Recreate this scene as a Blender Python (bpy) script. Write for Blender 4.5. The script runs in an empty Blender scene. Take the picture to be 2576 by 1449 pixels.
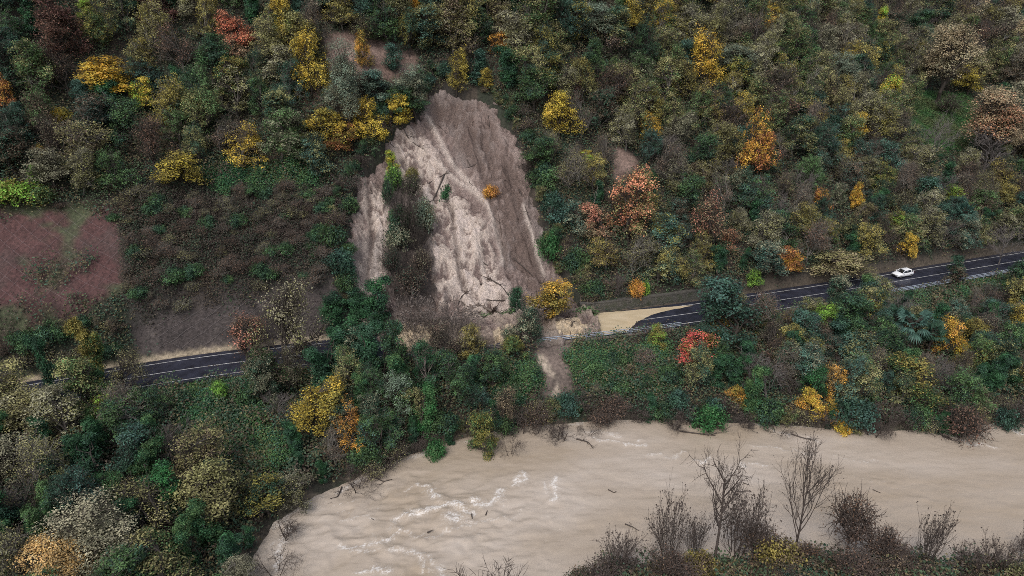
import bpy, math, random
import numpy as np

# ------------------------------------------------------------------ camera, light, exposure
scene = bpy.context.scene
COL = scene.collection
CAM_H, PITCH, FPX, CU, CV = 61.5, 24.0, 1717.0, 1288.0, 724.5     # metres above the river, degrees down
cam_d = bpy.data.cameras.new("camera")
cam_d.sensor_width = 36.0
cam_d.lens = 36.0 * FPX / 2576.0
cam_d.clip_start, cam_d.clip_end = 0.5, 5000.0
cam = bpy.data.objects.new("camera", cam_d)
COL.objects.link(cam)
cam.location = (0, 0, CAM_H)
cam.rotation_euler = (math.radians(90 - PITCH), 0, 0)
scene.camera = cam

SUN_EL, SUN_AZ = math.radians(52), math.radians(205)              # azimuth clockwise from +Y
world = bpy.data.worlds.new("World")
scene.world = world
world.use_nodes = True
wn = world.node_tree
wn.nodes.clear()
sky = wn.nodes.new("ShaderNodeTexSky")
sky.sky_type = 'NISHITA'
sky.sun_disc = False
sky.sun_elevation, sky.sun_rotation = SUN_EL, SUN_AZ
sky.air_density, sky.dust_density, sky.ozone_density = 1.0, 4.0, 1.5
hs = wn.nodes.new("ShaderNodeHueSaturation")                       # an overcast sky is greyer than a clear one
hs.inputs["Saturation"].default_value = 0.52
bg = wn.nodes.new("ShaderNodeBackground")
bg.inputs["Strength"].default_value = 0.15
wo = wn.nodes.new("ShaderNodeOutputWorld")
wn.links.new(sky.outputs[0], hs.inputs["Color"])
wn.links.new(hs.outputs[0], bg.inputs["Color"])
wn.links.new(bg.outputs[0], wo.inputs["Surface"])
sun_d = bpy.data.lights.new("sun", 'SUN')
sun_d.energy, sun_d.angle, sun_d.color = 0.95, math.radians(25), (1.0, 0.95, 0.88)
sun = bpy.data.objects.new("sun", sun_d)
COL.objects.link(sun)
sun.location = (-40, -60, 120)
sun.rotation_euler = (math.radians(90) - SUN_EL, 0, math.pi - SUN_AZ)
scene.view_settings.view_transform = 'Standard'
scene.view_settings.look = 'None'
scene.view_settings.exposure = 0.2
scene.view_settings.gamma = 1.0
scene.render.engine = 'CYCLES'
scene.cycles.use_denoising = False
scene.cycles.filter_width = 0.9
scene.cycles.max_bounces = 5
scene.cycles.diffuse_bounces = 3
scene.cycles.transmission_bounces = 3
scene.cycles.transparent_max_bounces = 4
scene.cycles.caustics_reflective = False
scene.cycles.caustics_refractive = False

# ------------------------------------------------------------------ small maths
R_ = np.random.RandomState
def sst(a, b, x):
    t = np.clip((np.asarray(x, float) - a) / (b - a), 0, 1)
    return t * t * (3 - 2 * t)

def _hash(ix, iy, seed):
    h = (ix.astype(np.int64) * 374761393 + iy.astype(np.int64) * 668265263 + seed * 982451653) & 0xFFFFFFFF
    h = ((h ^ (h >> 13)) * 1274126177) & 0xFFFFFFFF
    h = ((h ^ (h >> 16)) * 2246822519) & 0xFFFFFFFF
    return ((h ^ (h >> 15)) & 0xFFFF) / 65535.0

def vnoise(x, y, seed=0):
    x, y = np.asarray(x, float), np.asarray(y, float)
    ix, iy = np.floor(x), np.floor(y)
    fx, fy = x - ix, y - iy
    fx, fy = fx * fx * fx * (fx * (fx * 6 - 15) + 10), fy * fy * fy * (fy * (fy * 6 - 15) + 10)
    a, b = _hash(ix, iy, seed), _hash(ix + 1, iy, seed)
    c, d = _hash(ix, iy + 1, seed), _hash(ix + 1, iy + 1, seed)
    return (a + (b - a) * fx) * (1 - fy) + (c + (d - c) * fx) * fy - 0.5

def fbm(x, y, oct=4, seed=0, gain=0.5):
    s, a, f = 0.0, 1.0, 1.0
    for i in range(oct):
        s = s + a * vnoise(x * f + 17.3 * i, y * f - 9.1 * i, seed + i)
        a *= gain; f *= 2.03
    return s

SP, CP = math.sin(math.radians(PITCH)), math.cos(math.radians(PITCH))
def ray(u, v):
    u, v = np.asarray(u, float), np.asarray(v, float)
    a, b = (u - CU) / FPX, (CV - v) / FPX
    return np.stack([a, CP + b * SP, -SP + b * CP], -1)

def at_z(u, v, z=0.0):
    d = ray(u, v)
    t = (z - CAM_H) / d[..., 2]
    return d[..., :2] * t[..., None]

def project(x, y, z):
    zz = z - CAM_H
    dep = y * CP - zz * SP
    dep = np.where(np.abs(dep) < 1e-3, 1e-3, dep)
    return CU + FPX * x / dep, CV - FPX * (y * SP + zz * CP) / dep, dep

def polyline(P, closed=False):
    P = np.asarray(P, float)
    return np.vstack([P, P[:1]]) if closed else P

def seg_dist(x, y, P):
    """nearest distance to a polyline, side sign (+ = left of its direction) and arc length"""
    x, y = np.asarray(x, float).ravel(), np.asarray(y, float).ravel()
    best = np.full(x.shape, 1e18); sign = np.ones(x.shape); arc = np.zeros(x.shape); acc = 0.0
    for (ax, ay), (bx, by) in zip(P[:-1], P[1:]):
        dx, dy = bx - ax, by - ay
        L = math.hypot(dx, dy)
        t = np.clip(((x - ax) * dx + (y - ay) * dy) / (L * L), 0, 1)
        d2 = (x - ax - t * dx) ** 2 + (y - ay - t * dy) ** 2
        m = d2 < best - 1e-9
        best = np.where(m, d2, best)
        sign = np.where(m, np.sign(dx * (y - ay) - dy * (x - ax)), sign)
        arc = np.where(m, acc + t * L, arc)
        acc += L
    return np.sqrt(best), sign, arc

def smooth_poly(P, n=160, it=40):
    P = np.asarray(P, float)
    L = np.concatenate([[0], np.cumsum(np.hypot(*np.diff(P, axis=0).T))])
    t = np.linspace(0, L[-1], n)
    Q = np.stack([np.interp(t, L, P[:, 0]), np.interp(t, L, P[:, 1])], 1)
    for _ in range(it):
        Q[1:-1] = Q[1:-1] * 0.5 + (Q[:-2] + Q[2:]) * 0.25
    return Q

# masks given as outlines on the photograph; they are only read at the place on the ground that an outline encloses
MW, MH, MS = 720, 440, 4.0
MOFF = 150.0
def pmask(polys, blur=1):
    gx, gy = np.meshgrid(np.arange(MW) * MS - MOFF, np.arange(MH) * MS - MOFF)
    m = np.zeros((MH, MW), bool)
    for P in polys:
        P = np.asarray(P, float)
        ins = np.zeros((MH, MW), bool)
        for (x0, y0), (x1, y1) in zip(P, np.roll(P, -1, 0)):
            if y0 == y1: continue
            c = ((y0 > gy) != (y1 > gy)) & (gx < (x1 - x0) * (gy - y0) / (y1 - y0) + x0)
            ins ^= c
        m |= ins
    m = m.astype(float)
    for _ in range(blur):
        p = np.pad(m, 1, mode='edge')
        m = (p[:-2, 1:-1] + p[2:, 1:-1] + p[1:-1, :-2] + p[1:-1, 2:] + p[1:-1, 1:-1] * 2) / 6
    return m

def msample(m, u, v):
    fx = np.clip((np.asarray(u, float) + MOFF) / MS, 0, MW - 1.001)
    fy = np.clip((np.asarray(v, float) + MOFF) / MS, 0, MH - 1.001)
    ix, iy = fx.astype(int), fy.astype(int)
    fx, fy = fx - ix, fy - iy
    return (m[iy, ix] * (1 - fx) + m[iy, ix + 1] * fx) * (1 - fy) + (m[iy + 1, ix] * (1 - fx) + m[iy + 1, ix + 1] * fx) * fy

# ------------------------------------------------------------------ mesh and material helpers
def mesh_np(name, V, F, attrs=None, col=None, smooth=False):
    V = np.asarray(V, np.float32); F = np.asarray(F, np.int32)
    me = bpy.data.meshes.new(name)
    n, k = F.shape
    me.vertices.add(len(V)); me.vertices.foreach_set("co", V.ravel())
    me.loops.add(n * k); me.loops.foreach_set("vertex_index", F.ravel())
    me.polygons.add(n)
    me.polygons.foreach_set("loop_start", np.arange(0, n * k, k, dtype=np.int32))
    for nm, a in (attrs or {}).items():
        at = me.attributes.new(nm, 'FLOAT', 'POINT'); at.data.foreach_set("value", np.asarray(a, np.float32))
    if col is not None:
        c = np.ones((len(V), 4), np.float32); c[:, :3] = col
        at = me.attributes.new("col", 'FLOAT_COLOR', 'POINT'); at.data.foreach_set("color", c.ravel())
    me.update(calc_edges=True)
    me.polygons.foreach_set("use_smooth", np.full(n, smooth, bool))
    me.validate()
    return me

def link(name, me, mat=None, parent=None, **props):
    o = bpy.data.objects.new(name, me)
    COL.objects.link(o)
    if mat is not None and me is not None:
        if not me.materials: me.materials.append(mat)
    if parent is not None: o.parent = parent
    for k, v in props.items(): o[k] = v
    return o

def grid_faces(nx, ny):
    i = np.arange(nx * ny).reshape(ny, nx)
    return np.stack([i[:-1, :-1], i[:-1, 1:], i[1:, 1:], i[1:, :-1]], -1).reshape(-1, 4)

class MB:
    """collects quads of boxes, tubes and bars"""
    def __init__(s): s.V, s.F, s.n = [], [], 0
    def add(s, V, F):
        s.V.append(np.asarray(V, float)); s.F.append(np.asarray(F, int) + s.n); s.n += len(V)
    def box(s, c, size, ax=None):
        h = np.asarray(size, float) / 2
        V = np.array([[x, y, z] for x in (-1, 1) for y in (-1, 1) for z in (-1, 1)], float) * h
        if ax is not None: V = V @ np.asarray(ax, float)
        s.add(V + np.asarray(c, float), [[0, 1, 3, 2], [4, 6, 7, 5], [0, 4, 5, 1], [2, 3, 7, 6], [0, 2, 6, 4], [1, 5, 7, 3]])
    def tube(s, P, r, n=5):
        P = np.asarray(P, float)
        r = np.broadcast_to(np.asarray(r, float), (len(P),))
        T = np.gradient(P, axis=0); T /= np.linalg.norm(T, axis=1, keepdims=True) + 1e-9
        ref = np.where(np.abs(T[:, 2:3]) > 0.9, [[1.0, 0, 0]], [[0, 0, 1.0]])
        A = np.cross(T, ref); A /= np.linalg.norm(A, axis=1, keepdims=True) + 1e-9
        B = np.cross(T, A)
        a = np.arange(n) * 2 * math.pi / n
        V = P[:, None] + r[:, None, None] * (np.cos(a)[None, :, None] * A[:, None] + np.sin(a)[None, :, None] * B[:, None])
        m = len(P)
        i = np.arange(m * n).reshape(m, n)
        F = np.stack([i[:-1], np.roll(i[:-1], -1, 1), np.roll(i[1:], -1, 1), i[1:]], -1).reshape(-1, 4)
        s.add(V.reshape(-1, 3), F)
    def mesh(s, name, smooth=False):
        return mesh_np(name, np.vstack(s.V), np.vstack(s.F), smooth=smooth)

def rot_from(fwd):
    f = np.asarray(fwd, float); f = f / np.linalg.norm(f)
    l = np.cross([0, 0, 1], f); l /= np.linalg.norm(l)
    return np.array([f, l, np.cross(f, l)])

def new_mat(name):
    m = bpy.data.materials.new(name); m.use_nodes = True
    nt = m.node_tree
    return m, nt, nt.nodes["Principled BSDF"]

def nd(nt, kind, **inp):
    n = nt.nodes.new(kind)
    for k, v in inp.items():
        if k in n.inputs: n.inputs[k].default_value = v
        else: setattr(n, k, v)
    return n

def mix_col(nt, fac, a, b, mode='MIX'):
    n = nt.nodes.new("ShaderNodeMix"); n.data_type = 'RGBA'; n.blend_type = mode
    for sock, val in ((n.inputs[0], fac), (n.inputs[6], a), (n.inputs[7], b)):
        if isinstance(val, bpy.types.NodeSocket): nt.links.new(val, sock)
        else: sock.default_value = val if not isinstance(val, tuple) or len(val) == 4 else (*val, 1)
    return n.outputs[2]

def maprange(nt, val, a, b, c, d):
    n = nt.nodes.new("ShaderNodeMapRange")
    nt.links.new(val, n.inputs[0])
    for i, x in zip((1, 2, 3, 4), (a, b, c, d)): n.inputs[i].default_value = x
    return n.outputs[0]

def noise_tex(nt, scale, detail=4, stretch=None, rough=0.55):
    tc = nt.nodes.new("ShaderNodeNewGeometry")
    src = tc.outputs["Position"]
    if stretch:
        mp = nt.nodes.new("ShaderNodeMapping")
        mp.inputs["Scale"].default_value = stretch[:3]
        if len(stretch) > 3: mp.inputs["Rotation"].default_value = (0, 0, stretch[3])
        nt.links.new(src, mp.inputs[0]); src = mp.outputs[0]
    n = nd(nt, "ShaderNodeTexNoise", Scale=scale, Detail=detail, Roughness=rough)
    nt.links.new(src, n.inputs["Vector"])
    return n.outputs["Fac"]

def bump(nt, bsdf, h, strength=0.5, dist=0.1):
    b = nd(nt, "ShaderNodeBump", Strength=strength, Distance=dist)
    nt.links.new(h, b.inputs["Height"]); nt.links.new(b.outputs[0], bsdf.inputs["Normal"])

def plain(name, rgb, rough=0.7, metal=0.0, nscale=None, var=0.25, spec=None):
    m, nt, p = new_mat(name)
    p.inputs["Roughness"].default_value = rough; p.inputs["Metallic"].default_value = metal
    if spec is not None: p.inputs["Specular IOR Level"].default_value = spec
    if nscale:
        f = maprange(nt, noise_tex(nt, nscale), 0.25, 0.75, 1 - var, 1 + var)
        nt.links.new(mix_col(nt, 1.0, (*rgb, 1), f, 'MULTIPLY'), p.inputs["Base Color"])
    else: p.inputs["Base Color"].default_value = (*rgb, 1)
    return m

def lin(r, g, b):
    return tuple(((c / 255 + 0.055) / 1.055) ** 2.4 if c > 10 else c / 255 / 12.92 for c in (r, g, b))

# ------------------------------------------------------------------ where things run, in plan
ZR = 7.5                                                            # road level above the river
HR = CAM_H - ZR
road_px = [(82, 993), (353, 946), (511, 918), (1602, 808), (1682, 798), (1946, 757), (2078, 738), (2242, 710), (2386, 686), (2518, 664)]
rp = at_z(*np.array(road_px, float).T, ZR)
rp = np.vstack([[rp[0] + (rp[0] - rp[2]) / np.linalg.norm(rp[0] - rp[2]) * 110], rp, [rp[-1] + (rp[-1] - rp[-4]) / np.linalg.norm(rp[-1] - rp[-4]) * 230]])
ROAD = smooth_poly(rp, 220, 30)
shore_px = [(380, 2000), (520, 1640), (590, 1500), (625, 1425), (690, 1315), (790, 1250), (900, 1200), (1040, 1140), (1150, 1106), (1250, 1083), (1340, 1070), (1480, 1060), (1600, 1055), (1720, 1055), (1820, 1062),
            (1960, 1068), (2080, 1078), (2180, 1085), (2300, 1082), (2400, 1078), (2500, 1068), (2576, 1062), (2900, 1030), (3500, 970)]
SHORE = at_z(*np.array(shore_px, float).T, 0)
SHORE = np.vstack([SHORE, [SHORE[-1] + (260, 90)]])
near_px = [(900, 1640), (1180, 1600), (1400, 1530), (1490, 1470), (1560, 1440), (1700, 1432), (1850, 1412), (2000, 1398), (2150, 1395), (2300, 1418), (2420, 1436), (2576, 1425), (3000, 1400), (3600, 1330)]
NEAR = at_z(*np.array(near_px, float).T, 0)
NEAR = np.vstack([NEAR, [NEAR[-1] + (300, 60)]])

def base_z(x, y):
    shp = np.shape(x)
    x, y = np.asarray(x, float).ravel(), np.asarray(y, float).ravel()
    dr, sr, _ = seg_dist(x, y, ROAD)
    d = dr * sr
    e = np.maximum(d - 4.8, 0)
    und = fbm(x / 38, y / 38, 3, 5)
    sm = fbm(x / 7, y / 7, 3, 9)
    left = 8.5 * sst(0, 4.8, e) + 0.84 * np.maximum(e - 3.0, 0)
    mid = 0.92 * np.maximum(e - 0.5, 0)
    sl = 0.82 - 0.36 * sst(20, 130, x)
    right = 1.9 * sst(0, 0.7, e) + sl * np.maximum(e - 0.7, 0)
    wl, wr = 1 - sst(-32, -14, x), sst(9, 20, x)
    up = left * wl + mid * np.clip(1 - wl - wr, 0, 1) + right * wr
    up = up + und * 5.0 * sst(6, 40, e) + sm * 1.0 * sst(1.5, 10, e)
    cap = 118 - 63 * sst(40, 150, x)
    up = np.where(up > cap - 20, cap - 20 + 20 * (1 - np.exp(-(up - cap + 20) / 20)), up)
    ds, ss, _ = seg_dist(x, y, SHORE)
    r = ds * ss
    f = np.maximum(-d - 4.8, 0)
    w = np.clip(r, 0, None) / (np.clip(r, 0, None) + np.maximum(f - 0.6, 0) + 1e-6)
    dn = ZR * w ** 0.85 + sm * 1.1 * np.clip(4 * w * (1 - w), 0, 1) - 0.02
    dn = np.where(r < 0, np.maximum(-3.0, 0.55 * r), dn)
    dnr, snr, _ = seg_dist(x, y, NEAR)
    n = -dnr * snr
    nb = np.minimum(1.6, 0.22 * n) + 0.35 * fbm(x / 3, y / 3, 3, 77)
    dn = np.where((r < -6) & (n > -3), np.maximum(dn, nb), dn)
    z = np.where(d > 0, ZR + up, dn)
    z = np.where(np.abs(d) < 4.8, ZR - 0.06, z)
    return z.reshape(shp)

# a coarse height table for ray casts
GX0, GX1, GY0, GY1, GS = -190.0, 380.0, 14.0, 400.0, 1.0
_tx, _ty = np.meshgrid(np.arange(GX0, GX1 + .1, GS), np.arange(GY0, GY1 + .1, GS))
TAB = base_z(_tx, _ty)
def ground(x, y):
    fx = np.clip((np.asarray(x, float) - GX0) / GS, 0, TAB.shape[1] - 1.001)
    fy = np.clip((np.asarray(y, float) - GY0) / GS, 0, TAB.shape[0] - 1.001)
    ix, iy = fx.astype(int), fy.astype(int); fx, fy = fx - ix, fy - iy
    return (TAB[iy, ix] * (1 - fx) + TAB[iy, ix + 1] * fx) * (1 - fy) + (TAB[iy + 1, ix] * (1 - fx) + TAB[iy + 1, ix + 1] * fx) * fy

TT = np.arange(45, 480, 0.35)
def hit(u, v, lift_px=0.0):
    """ground point seen at a place of the photograph; lift_px: how far (in picture units) that place hangs above its foot"""
    d = ray(float(u), float(v))
    P = d[None] * TT[:, None]
    z = CAM_H + P[:, 2]
    lift = lift_px * TT / FPX
    g = np.maximum(ground(P[:, 0], P[:, 1]), -0.1) + lift
    k = np.nonzero(z <= g)[0]
    i = k[0] if len(k) else len(TT) - 1
    return np.array([P[i, 0], P[i, 1], ground(P[i, 0], P[i, 1])]), TT[i]

# ------------------------------------------------------------------ zones (outlines on the photograph, 2576 x 1449)
SCAR = [(1062, 252), (1080, 232), (1115, 214), (1165, 222), (1215, 240), (1258, 274), (1292, 330), (1324, 400), (1344, 470), (1370, 560), (1384, 640), (1422, 700), (1472, 760), (1496, 790), (1500, 845), (1380, 858), (1210, 868), (1070, 900), (1000, 880), (940, 840),
        (890, 822), (886, 770), (872, 700), (868, 620), (888, 520), (905, 440), (940, 400), (968, 385), (975, 345), (1012, 296), (1050, 275)]
ISLAND = [(975, 430), (1000, 440), (1040, 500), (1075, 560), (1082, 640), (1085, 740), (1030, 760), (975, 730), (972, 600), (972, 500)]
UPPER_SCAR = [(828, 80), (870, 70), (940, 95), (1010, 110), (1055, 150), (1050, 190), (1010, 210), (940, 195), (880, 190), (830, 170), (812, 130)]
UPPER_SCAR3 = [(1040, 190), (1075, 215), (1095, 245), (1070, 250), (1045, 215)]
UPPER_SCAR2 = [(770, 215), (800, 205), (812, 260), (785, 280), (768, 250)]
SMALL_SCAR = [(1538, 362), (1570, 368), (1600, 400), (1606, 440), (1580, 450), (1555, 470), (1540, 430)]
RUNOFF = [(1340, 862), (1440, 862), (1425, 920), (1440, 985), (1400, 1005), (1360, 985), (1352, 920)]
RED = [(-120, 505), (150, 515), (292, 512), (300, 600), (312, 730), (200, 790), (60, 830), (-120, 850)]
FACE = [(325, 820), (430, 790), (560, 765), (700, 735), (850, 720), (880, 830), (700, 868), (500, 885), (350, 895)]
BRUSH = [(300, 500), (420, 470), (620, 480), (800, 470), (890, 520), (870, 720), (700, 735), (520, 770), (330, 810), (312, 700)]
MEADOW = [(2270, 285), (2310, 225), (2440, 240), (2470, 300), (2455, 365), (2380, 390), (2285, 345)]
IVY_PATCH = [[(1420, 868), (1500, 860), (1640, 845), (1700, 900), (1690, 985), (1560, 1000), (1440, 985)], [(400, 985), (560, 950), (660, 965), (640, 1010), (720, 1100), (760, 1180), (640, 1200), (520, 1120), (420, 1030)],
             [(500, 430), (620, 410), (790, 400), (800, 460), (640, 482), (510, 470)], [(1210, 880), (1330, 885), (1350, 960), (1330, 1040), (1250, 1000)], [(2240, 745), (2420, 715), (2440, 760), (2300, 790)]]
ROAD_CLEAR = [[(330, 930), (560, 890), (590, 925), (350, 965)], [(1375, 860), (1480, 785), (1800, 752), (1795, 772), (1690, 825), (1480, 868)], [(1910, 742), (2075, 712), (2075, 745), (1945, 775)], [(2230, 672), (2576, 632), (2576, 692), (2420, 715), (2300, 738), (2230, 735)], [(120, 955), (215, 940), (215, 985), (130, 1000)]]
PUDDLE = [(1395, 838), (1440, 806), (1485, 789), (1560, 783), (1640, 776), (1715, 769), (1745, 769), (1690, 779), (1640, 791), (1606, 808), (1588, 824), (1576, 836), (1520, 841), (1440, 850)]

# ------------------------------------------------------------------ terrain
def axis(*runs):
    return np.unique(np.concatenate([np.arange(a, b, s) for a, b, s in runs]).round(3))
M_SCAR, M_ISL = pmask([SCAR], 5), pmask([ISLAND], 5)
M_UP, M_SMALL, M_RUN = pmask([UPPER_SCAR, UPPER_SCAR2, UPPER_SCAR3], 4), pmask([SMALL_SCAR], 3), pmask([RUNOFF], 3)
M_RED, M_FACE, M_BRUSH, M_MEAD = pmask([RED], 1), pmask([FACE], 3), pmask([BRUSH], 6), pmask([MEADOW], 5)
M_IVY = pmask(IVY_PATCH, 6)

def zone(m, x, y, z, amp=10.0, sc=3.0, seed=1):
    u, v, dep = project(x, y, z)
    u = u + amp * fbm(x / sc, (y + z) / sc, 4, seed); v = v + amp * fbm(x / sc, (y + z) / sc, 4, seed + 40)
    return msample(m, u, v) * (dep > 5)

xs = axis((-190, -115, 2.5), (-115, 150, 0.55), (150, 380, 2.5))
ys = axis((14, 50, 2.0), (50, 205, 0.55), (205, 400, 2.5))
X, Y = np.meshgrid(xs, ys)
Z0 = base_z(X, Y)
ms = zone(M_SCAR, X, Y, Z0, 24, 2.6)
Z = Z0 - 3.4 * sst(0.25, 0.8, ms)
fine = fbm(X / 1.6, Y / 1.6, 4, 31)
road_d, road_sg, road_s = seg_dist(X, Y, ROAD)
road_d = (road_d * road_sg).reshape(X.shape); road_s = road_s.reshape(X.shape)
Z = Z + 0.35 * fine * (np.abs(road_d) > 6.0) * (Z0 > 0.3)
def mixc(c, col, m):
    m = np.clip(m, 0, 1)[..., None]
    return c * (1 - m) + np.asarray(col) * m
big, med = fbm(X / 12, Y / 12, 4, 3), fbm(X / 2.5, Y / 2.5, 4, 13)
C = np.zeros(X.shape + (3,)) + np.array([0.028, 0.024, 0.019])
C = mixc(C, [0.022, 0.028, 0.016], sst(-0.1, 0.3, big))
C = mixc(C, [0.055, 0.042, 0.031], sst(0.1, 0.5, med))
C = mixc(C, [0.044, 0.036, 0.034], zone(M_BRUSH, X, Y, Z0, 25) * 0.8)
red = zone(M_RED, X, Y, Z0, 15, 2.0)
C = mixc(C, [0.078, 0.036, 0.034], red)
C = mixc(C, [0.062, 0.036, 0.033], red * sst(-0.1, 0.4, med))
C = mixc(C, [0.06, 0.07, 0.035], red * sst(0.12, 0.4, big + 0.5 * med))
face = zone(M_FACE, X, Y, Z0, 12)
C = mixc(C, [0.062, 0.050, 0.048], face)
C = mixc(C, [0.038, 0.031, 0.030], face * sst(0.0, 0.45, fbm(X / 5, Z0 / 1.5, 4, 71)))
C = mixc(C, [0.105, 0.088, 0.082], face * sst(0.15, 0.5, fbm(X / 3.0, Z0 / 9.0, 4, 72)) * 0.7)
C = mixc(C, [0.040, 0.074, 0.030], zone(M_MEAD, X, Y, Z0, 14))
upm = np.maximum(zone(M_UP, X, Y, Z0, 22), zone(M_SMALL, X, Y, Z0, 8))
C = mixc(C, [0.215, 0.150, 0.125], upm)
C = mixc(C, [0.150, 0.098, 0.080], upm * sst(-0.1, 0.4, med))
run = zone(M_RUN, X, Y, Z0, 12)
C = mixc(C, [0.150, 0.116, 0.100], run)
C = mixc(C, [0.09, 0.07, 0.06], run * sst(0, 0.4, med))
stream = [(1360, 905), (1372, 930), (1395, 950), (1400, 975), (1396, 1005)]
sp_ = np.array([hit(u, v)[0][:2] for u, v in stream])
sd_ = seg_dist(X, Y, sp_)[0].reshape(X.shape)
C = mixc(C, [0.36, 0.30, 0.24], sst(0.6, 0.25, sd_ + 0.6 * med) * 0.9)
verge = sst(4.2, 4.5, road_d) * sst(5.6, 5.1, road_d)
C = mixc(C, [0.34, 0.28, 0.20], verge * (X < -8) * sst(-0.35, 0.1, med + 0.3))
C = mixc(C, [0.075, 0.06, 0.045], verge * (X > 8))
C = mixc(C, [0.035, 0.075, 0.025], sst(-4.4, -4.7, road_d) * sst(-7.5, -6.0, road_d) * ((X < -28) | (X > 62)))
C = mixc(C, [0.15, 0.12, 0.09], sst(1.2, 0.3, Z0) * sst(-0.3, 0.3, med) * 0.7)
m_ground, nt, p = new_mat("soil_and_litter")
att = nd(nt, "ShaderNodeAttribute", attribute_name="col")
f1 = maprange(nt, noise_tex(nt, 2.2, 6), 0.3, 0.7, 0.6, 1.4)
f2 = maprange(nt, noise_tex(nt, 0.35, 3), 0.3, 0.7, 0.8, 1.2)
c = mix_col(nt, 1.0, att.outputs["Color"], f1, 'MULTIPLY'); c = mix_col(nt, 1.0, c, f2, 'MULTIPLY')
nt.links.new(c, p.inputs["Base Color"]); p.inputs["Roughness"].default_value = 0.85
bump(nt, p, noise_tex(nt, 1.6, 7), 0.9, 0.35)
link("hillside", mesh_np("hillside", np.stack([X, Y, Z], -1).reshape(-1, 3), grid_faces(len(xs), len(ys)), col=C.reshape(-1, 3), smooth=True), m_ground, kind="structure")
gp = np.array([[-2500, -2500, -3.4], [2500, -2500, -3.4], [2500, 2500, -3.4], [-2500, 2500, -3.4]])
link("ground", mesh_np("ground", gp, [[0, 1, 2, 3]]), plain("far_ground", (0.05, 0.05, 0.03), 0.9, nscale=0.02), kind="structure")

# ------------------------------------------------------------------ landslide: its own finely modelled sheet of mud
lx = np.arange(-34, 26, 0.16); ly = np.arange(84, 150, 0.16)
LX, LY = np.meshgrid(lx, ly)
LZ = base_z(LX, LY)
lm = zone(M_SCAR, LX, LY, LZ, 24, 2.6)
ld, lsg, ls_ = seg_dist(LX, LY, ROAD)
ld = (ld * lsg).reshape(LX.shape)
hill = sst(4.0, 7.0, ld)
# rills run down the fall line (towards the road), fanning a little
fall = LX + 0.40 * LY
wob = 1.6 * fbm(LX / 6, LY / 6, 3, 21)
rill = fbm((fall + wob) / 0.9, LY / 9.0, 5, 22)
ridge = 0.5 - np.abs(fbm((fall + wob * 1.5) / 3.2, LY / 16.0, 4, 24)) * 2.2
clods = fbm(LX / 0.8, LY / 0.8, 5, 25, 0.62)
lumps = fbm(LX / 3.2, LY / 3.2, 4, 26)
terr = np.abs(fbm(LX / 4.0, LY / 1.1, 4, 27))                       # little slumped steps across the slope
fine_r = fbm((fall + wob) / 0.38, LY / 3.5, 4, 29)
grit = fbm(LX / 0.42, LY / 0.42, 3, 30, 0.7)
dz = (0.08 * rill + 0.06 * fine_r + 0.07 * ridge + 0.36 * clods + 0.22 * grit + 1.5 * lumps + 1.2 * fbm(LX / 7, LY / 7, 3, 33) - 1.0 * terr * sst(-0.15, 0.3, fbm(LX / 6, LY / 5, 3, 34))) * hill
gul = np.zeros(LX.shape); pal_s = np.zeros(LX.shape)
for pts, wd, kind in (([(1080, 290), (1128, 385), (1190, 450), (1248, 540), (1262, 640)], .55, 1), ([(1100, 400), (1168, 440), (1225, 500), (1245, 560)], .4, 1), ([(1240, 480), (1262, 600), (1290, 700)], .6, 0), ([(1068, 540), (1075, 640), (1090, 750)], .6, 0), ([(1130, 480), (1150, 600), (1170, 720)], .5, 0), ([(1180, 300), (1215, 420), (1240, 480)], .4, 0),
                      ([(1275, 400), (1300, 520), (1350, 660), (1400, 760)], .6, 0), ([(1190, 560), (1215, 680), (1250, 770), (1310, 800)], .5, 1), ([(1010, 380), (1050, 450), (1085, 520)], .5, 0), ([(930, 440), (930, 560), (925, 700)], .5, 0), ([(1140, 700), (1190, 760), (1260, 790)], .7, 1), ([(1320, 520), (1345, 600), (1370, 680)], .4, 1)):
    q = smooth_poly(np.array([hit(u, v)[0][:2] for u, v in pts]), 20, 2)
    g = np.exp(-((seg_dist(LX + 1.1 * lumps + .4 * clods, LY, q)[0].reshape(LX.shape)) / wd) ** 2)
    if kind: pal_s = np.maximum(pal_s, g)
    else: gul = np.maximum(gul, g)
dz = dz + (0.35 * pal_s - 0.8 * gul) * hill
heap = sst(9.0, 5.0, ld) * sst(-6.0, -3.5, ld)
dz = dz + heap * (0.95 + 1.6 * lumps + 0.9 * np.abs(fbm(LX / 1.4, LY / 1.4, 3, 35)) + 0.5 * clods + 0.7 * np.exp(-((LX + 5) / 9.0) ** 2))
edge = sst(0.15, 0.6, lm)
LZZ = LZ - 1.25 * hill * edge + dz * edge - 2.0 * (1 - edge)
isl = sst(0.12, 0.42, zone(M_ISL, LX, LY, LZ, 26, 2.0))
LZZ = LZZ + 1.1 * isl * sst(4.5, 8, ld)
lu, lv, _ = project(LX, LY, LZ)
pale = msample(pmask([[(1010, 300), (1060, 330), (1120, 420), (1230, 560), (1260, 700), (1290, 780), (1100, 770), (1065, 640), (1075, 560), (1010, 440), (985, 380)], [(905, 470), (975, 450), (968, 720), (900, 720)], [(1100, 780), (1300, 780), (1320, 800), (1100, 830)]], 22), lu, lv)
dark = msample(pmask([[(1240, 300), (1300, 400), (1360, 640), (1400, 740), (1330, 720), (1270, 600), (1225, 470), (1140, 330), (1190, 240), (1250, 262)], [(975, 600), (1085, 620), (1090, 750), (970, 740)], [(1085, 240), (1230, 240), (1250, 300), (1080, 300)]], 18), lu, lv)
LC = np.zeros(LX.shape + (3,)) + np.array([0.235, 0.178, 0.160])
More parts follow.
